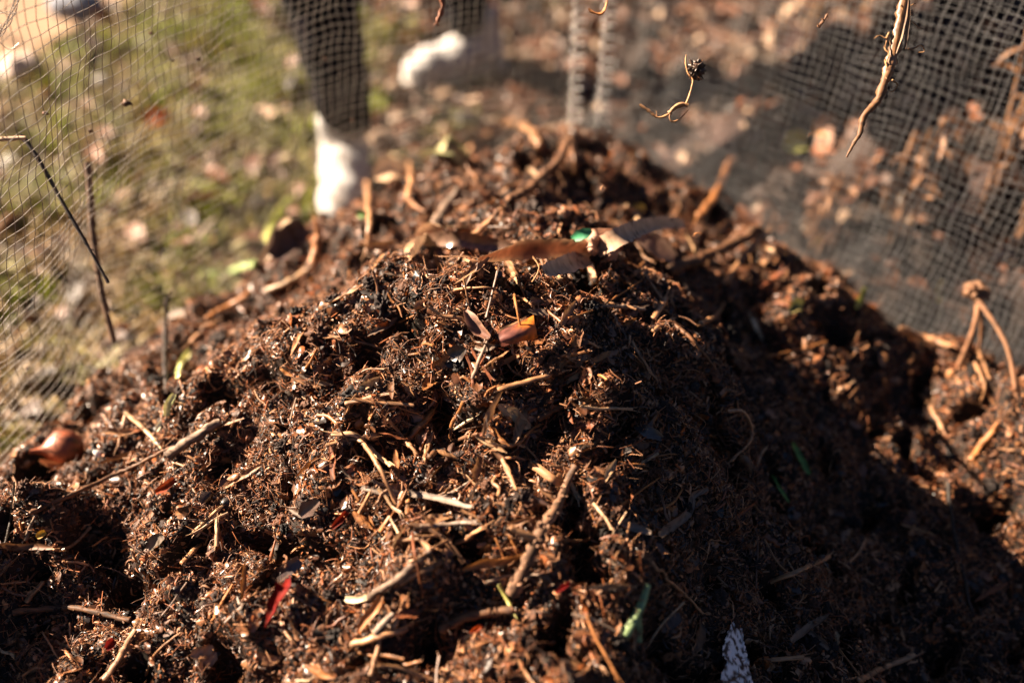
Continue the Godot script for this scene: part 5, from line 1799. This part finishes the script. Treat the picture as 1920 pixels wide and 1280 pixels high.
		var outline := [Vector2(-0.092, 0.0), Vector2(-0.08, 0.028), Vector2(-0.04, 0.036), Vector2(0.03, 0.036), Vector2(0.09, 0.044), Vector2(0.14, 0.046), Vector2(0.18, 0.034), Vector2(0.202, 0.004), Vector2(0.185, -0.026), Vector2(0.14, -0.038), Vector2(0.09, -0.040), Vector2(0.03, -0.034), Vector2(-0.04, -0.035), Vector2(-0.08, -0.028)]
		for lay in [[0.0, 0.97], [0.004, 1.0], [0.022, 1.02], [0.026, 0.97]]:
			for q in outline:
				so.v.append(Vector3(q.x * lay[1], lay[0], q.y * lay[1]))
				so.c.append(Color(0.42, 0.40, 0.37))
		var m := outline.size()
		for lay in 3:
			for k in m:
				var a: int = lay * m + k
				var b: int = lay * m + (k + 1) % m
				so.i.append_array([a, b, a + m, a + m, b, b + m])
		for k in range(1, m - 1):
			so.i.append_array([0, k + 1, k, 3 * m, 3 * m + k, 3 * m + k + 1])
		put("sole", so.mesh(M.shoe), shoe)
		for k in 5:
			var x := 0.045 + k * 0.017
			var y := 0.098 - k * 0.0075
			var la := Shape.new()
			tube(la, smooth_path([Vector3(x, y - 0.016, -0.03), Vector3(x + 0.004, y, -0.01), Vector3(x + 0.004, y, 0.012), Vector3(x, y - 0.016, 0.032)], 0.01), 0.0028, 0.0028, Color(0.5, 0.48, 0.45), 6, 0.05, 0.6)
			put("lace", la.mesh(M.shoe), shoe)


# ================================================================ things beyond the nets
func build_beyond() -> void:
	# grey and pale stones on the sand
	var rows := [["flat_stone", "145,25", Vector3(0.085, 0.045, 0.055), Color(0.24, 0.26, 0.31), "flat grey-blue stone lying on the pale sand", "stone", 0.3], ["pale_stone", "42,138", Vector3(0.05, 0.035, 0.05), Color(0.55, 0.44, 0.38), "pale stone at the edge of sand and lawn", "stone", 0.4], ["white_pebble", "20,318", Vector3(0.02, 0.018, 0.038), Color(0.75, 0.72, 0.68), "white pebble in the grass behind the black twig", "stone", 0.3]]
	for r in rows:
		var q := parse(r[1])[0] as Vector2
		var p := spot(q.x, q.y)
		var sh := lump(3, r[2], r[6], 1.0, int(q.x), r[3], tint(r[3], 0.7))
		tag(put(r[0], sh.mesh(M.stone), null, p + Vector3(0, r[2].y * 0.55, 0)), r[4], r[5])
	# fallen orange leaf on the lawn
	for r in [["300,240", Color(0.5, 0.10, 0.03), "orange-red leaf lying on the lawn beyond the netting"], ["735,345", Color(0.5, 0.33, 0.2), "tan leaf right of the first shoe"], ["1495,290", Color(0.45, 0.45, 0.12), "yellow-green leaf on the litter behind the fine netting"], ["1550,262", Color(0.5, 0.27, 0.12), "large tan leaf on the litter behind the fine netting"]]:
		var q := parse(r[0])[0] as Vector2
		var p := spot(q.x, q.y) + Vector3(0, 0.02, 0)
		var sh := Shape.new()
		ribbon(sh, smooth_path([Vector3(-0.03, 0, 0.01), Vector3(0, 0.012, 0), Vector3(0.03, 0, -0.01)], 0.008), [0.008, 0.04, 0.045, 0.03, 0.006], Vector3(0.1, 0.9, 0.4).normalized(), 0.25, 0.3, r[1], tint(r[1], 0.8))
		tag(put("fallen_leaf", sh.mesh(M.leaf), null, p), r[2], "leaf")

	# withered plants between the nets and the sheet
	var plants := [["1850,400", 0.42, "tallest withered plant at the foot of the dark bank"], ["1700,390", 0.30, "withered plant behind the fine netting, left of the tall one"], ["1905,470", 0.36, "withered plant nearest the camera behind the fine netting"], ["1560,330", 0.20, "low withered plant on the litter behind the fine netting"]]
	for pl in plants:
		var q := parse(pl[0])[0] as Vector2
		var foot := air(q.x, q.y, 1.75)
		foot.y = height(foot.x, foot.z)
		var o := thing("withered_plant", foot, pl[2], "plant", "withered plants behind the fine netting")
		for k in 5:
			var s := Shape.new()
			var lean := Vector3(R.randf_range(-0.12, 0.12), 1.0, R.randf_range(-0.12, 0.12))
			var l: float = pl[1] * R.randf_range(0.6, 1.0)
			var b := Vector3(R.randf_range(-0.02, 0.02), 0, R.randf_range(-0.02, 0.02))
			tube(s, smooth_path([b, b + lean * l * 0.5 + Vector3(R.randf_range(-0.02, 0.02), 0, 0), b + lean * l], 0.02), 0.004, 0.002, Color(0.26, 0.14, 0.075), 6, 0.2)
			put("stem", s.mesh(M.root), o)
			for f in 6:
				var t := R.randf_range(0.35, 1.0)
				var at := b + lean * l * t
				var d := Vector3(R.randf_range(-1, 1), R.randf_range(-0.4, 0.6), R.randf_range(-1, 1)).normalized()
				var s2 := Shape.new()
				ribbon(s2, smooth_path([at, at + d * 0.02, at + d * 0.04 + Vector3(0, -0.012, 0)], 0.008), [0.004, 0.014, 0.012, 0.003], Vector3(0.1, 1, 0.1), 0.4, 0.8, Color(0.28, 0.15, 0.08), Color(0.2, 0.1, 0.05))
				put("leaf", s2.mesh(M.leaf), o)


# ================================================================ everything
func _ready() -> void:
	R.seed = 20240
	var cam := Camera3D.new()
	cam.name = "camera"
	var lens := CameraAttributesPhysical.new()
	lens.frustum_focal_length = 35.0
	lens.frustum_focus_distance = 1.12
	lens.frustum_near = 0.05
	lens.frustum_far = 400.0
	lens.exposure_aperture = 1.3
	cam.attributes = lens
	cam.position = EYE
	cam.rotation.x = -PITCH
	cam.current = true
	add_child(cam)

	var env := Environment.new()
	env.background_mode = Environment.BG_SKY
	var sky := ProceduralSkyMaterial.new()
	sky.sky_top_color = Color(0.011, 0.018, 0.037).linear_to_srgb()
	sky.sky_horizon_color = Color(0.013, 0.018, 0.027).linear_to_srgb()
	sky.sky_curve = 0.12
	sky.ground_bottom_color = Color(0.012, 0.010, 0.007).linear_to_srgb()
	sky.ground_horizon_color = Color(0.015, 0.014, 0.013).linear_to_srgb()
	env.sky = Sky.new()
	env.sky.sky_material = sky
	env.tonemap_mode = Environment.TONE_MAPPER_LINEAR
	env.tonemap_exposure = 6.4
	env.sdfgi_enabled = true
	env.ssao_enabled = true
	env.ssil_enabled = true
	var we := WorldEnvironment.new()
	we.name = "world_environment"
	we.environment = env
	add_child(we)

	var sun := DirectionalLight3D.new()
	sun.name = "sun"
	add_child(sun)
	sun.look_at_from_position(Vector3.ZERO, -Vector3(-0.82, 0.54, -0.34), Vector3.UP)
	sun.light_color = Color(1.0, 0.79, 0.59).linear_to_srgb()
	sun.light_energy = 1.6
	sun.light_angular_distance = 0.5
	sun.shadow_enabled = true

	mat("soil", 0.75, 0.4)
	mat("crumb", 0.7, 0.4)
	mat("wet", 0.36, 0.5)
	mat("shred", 0.6, 0.5, 0.25)
	mat("wet_shred", 0.36, 0.5, 0.2)
	mat("straw", 0.5, 0.5, 0.25)
	mat("root", 0.6, 0.4, 0.1)
	mat("bark", 0.7, 0.4)
	mat("leaf", 0.6, 0.45, 0.55)
	mat("dull_leaf", 0.9, 0.12, 0.2)
	mat("wet_leaf", 0.25, 0.5, 0.1)
	mat("peel", 0.4, 0.5, 0.8)
	mat("red", 0.7, 0.25, 0.8)
	mat("paint", 0.6, 0.4)
	mat("shell", 0.5, 0.5, 0.3)
	mat("onion", 0.46, 0.45)
	mat("wire", 0.45, 0.5, 0.0, 0.35)
	mat("zinc", 0.3, 0.6, 0.0, 0.6)
	mat("cloth", 0.9, 0.2)
	mat("shoe", 0.7, 0.4)
	mat("stone", 0.85, 0.3)
	mat("sheet", 0.75, 0.2)

	shape_heap()
	build_ground()
	build_litter()
	build_lawn()
	build_nets()
	build_heap()
	build_person()
	build_beyond()
	build_stalks()
	build_leaves()
	build_scatter()
	build_flying()
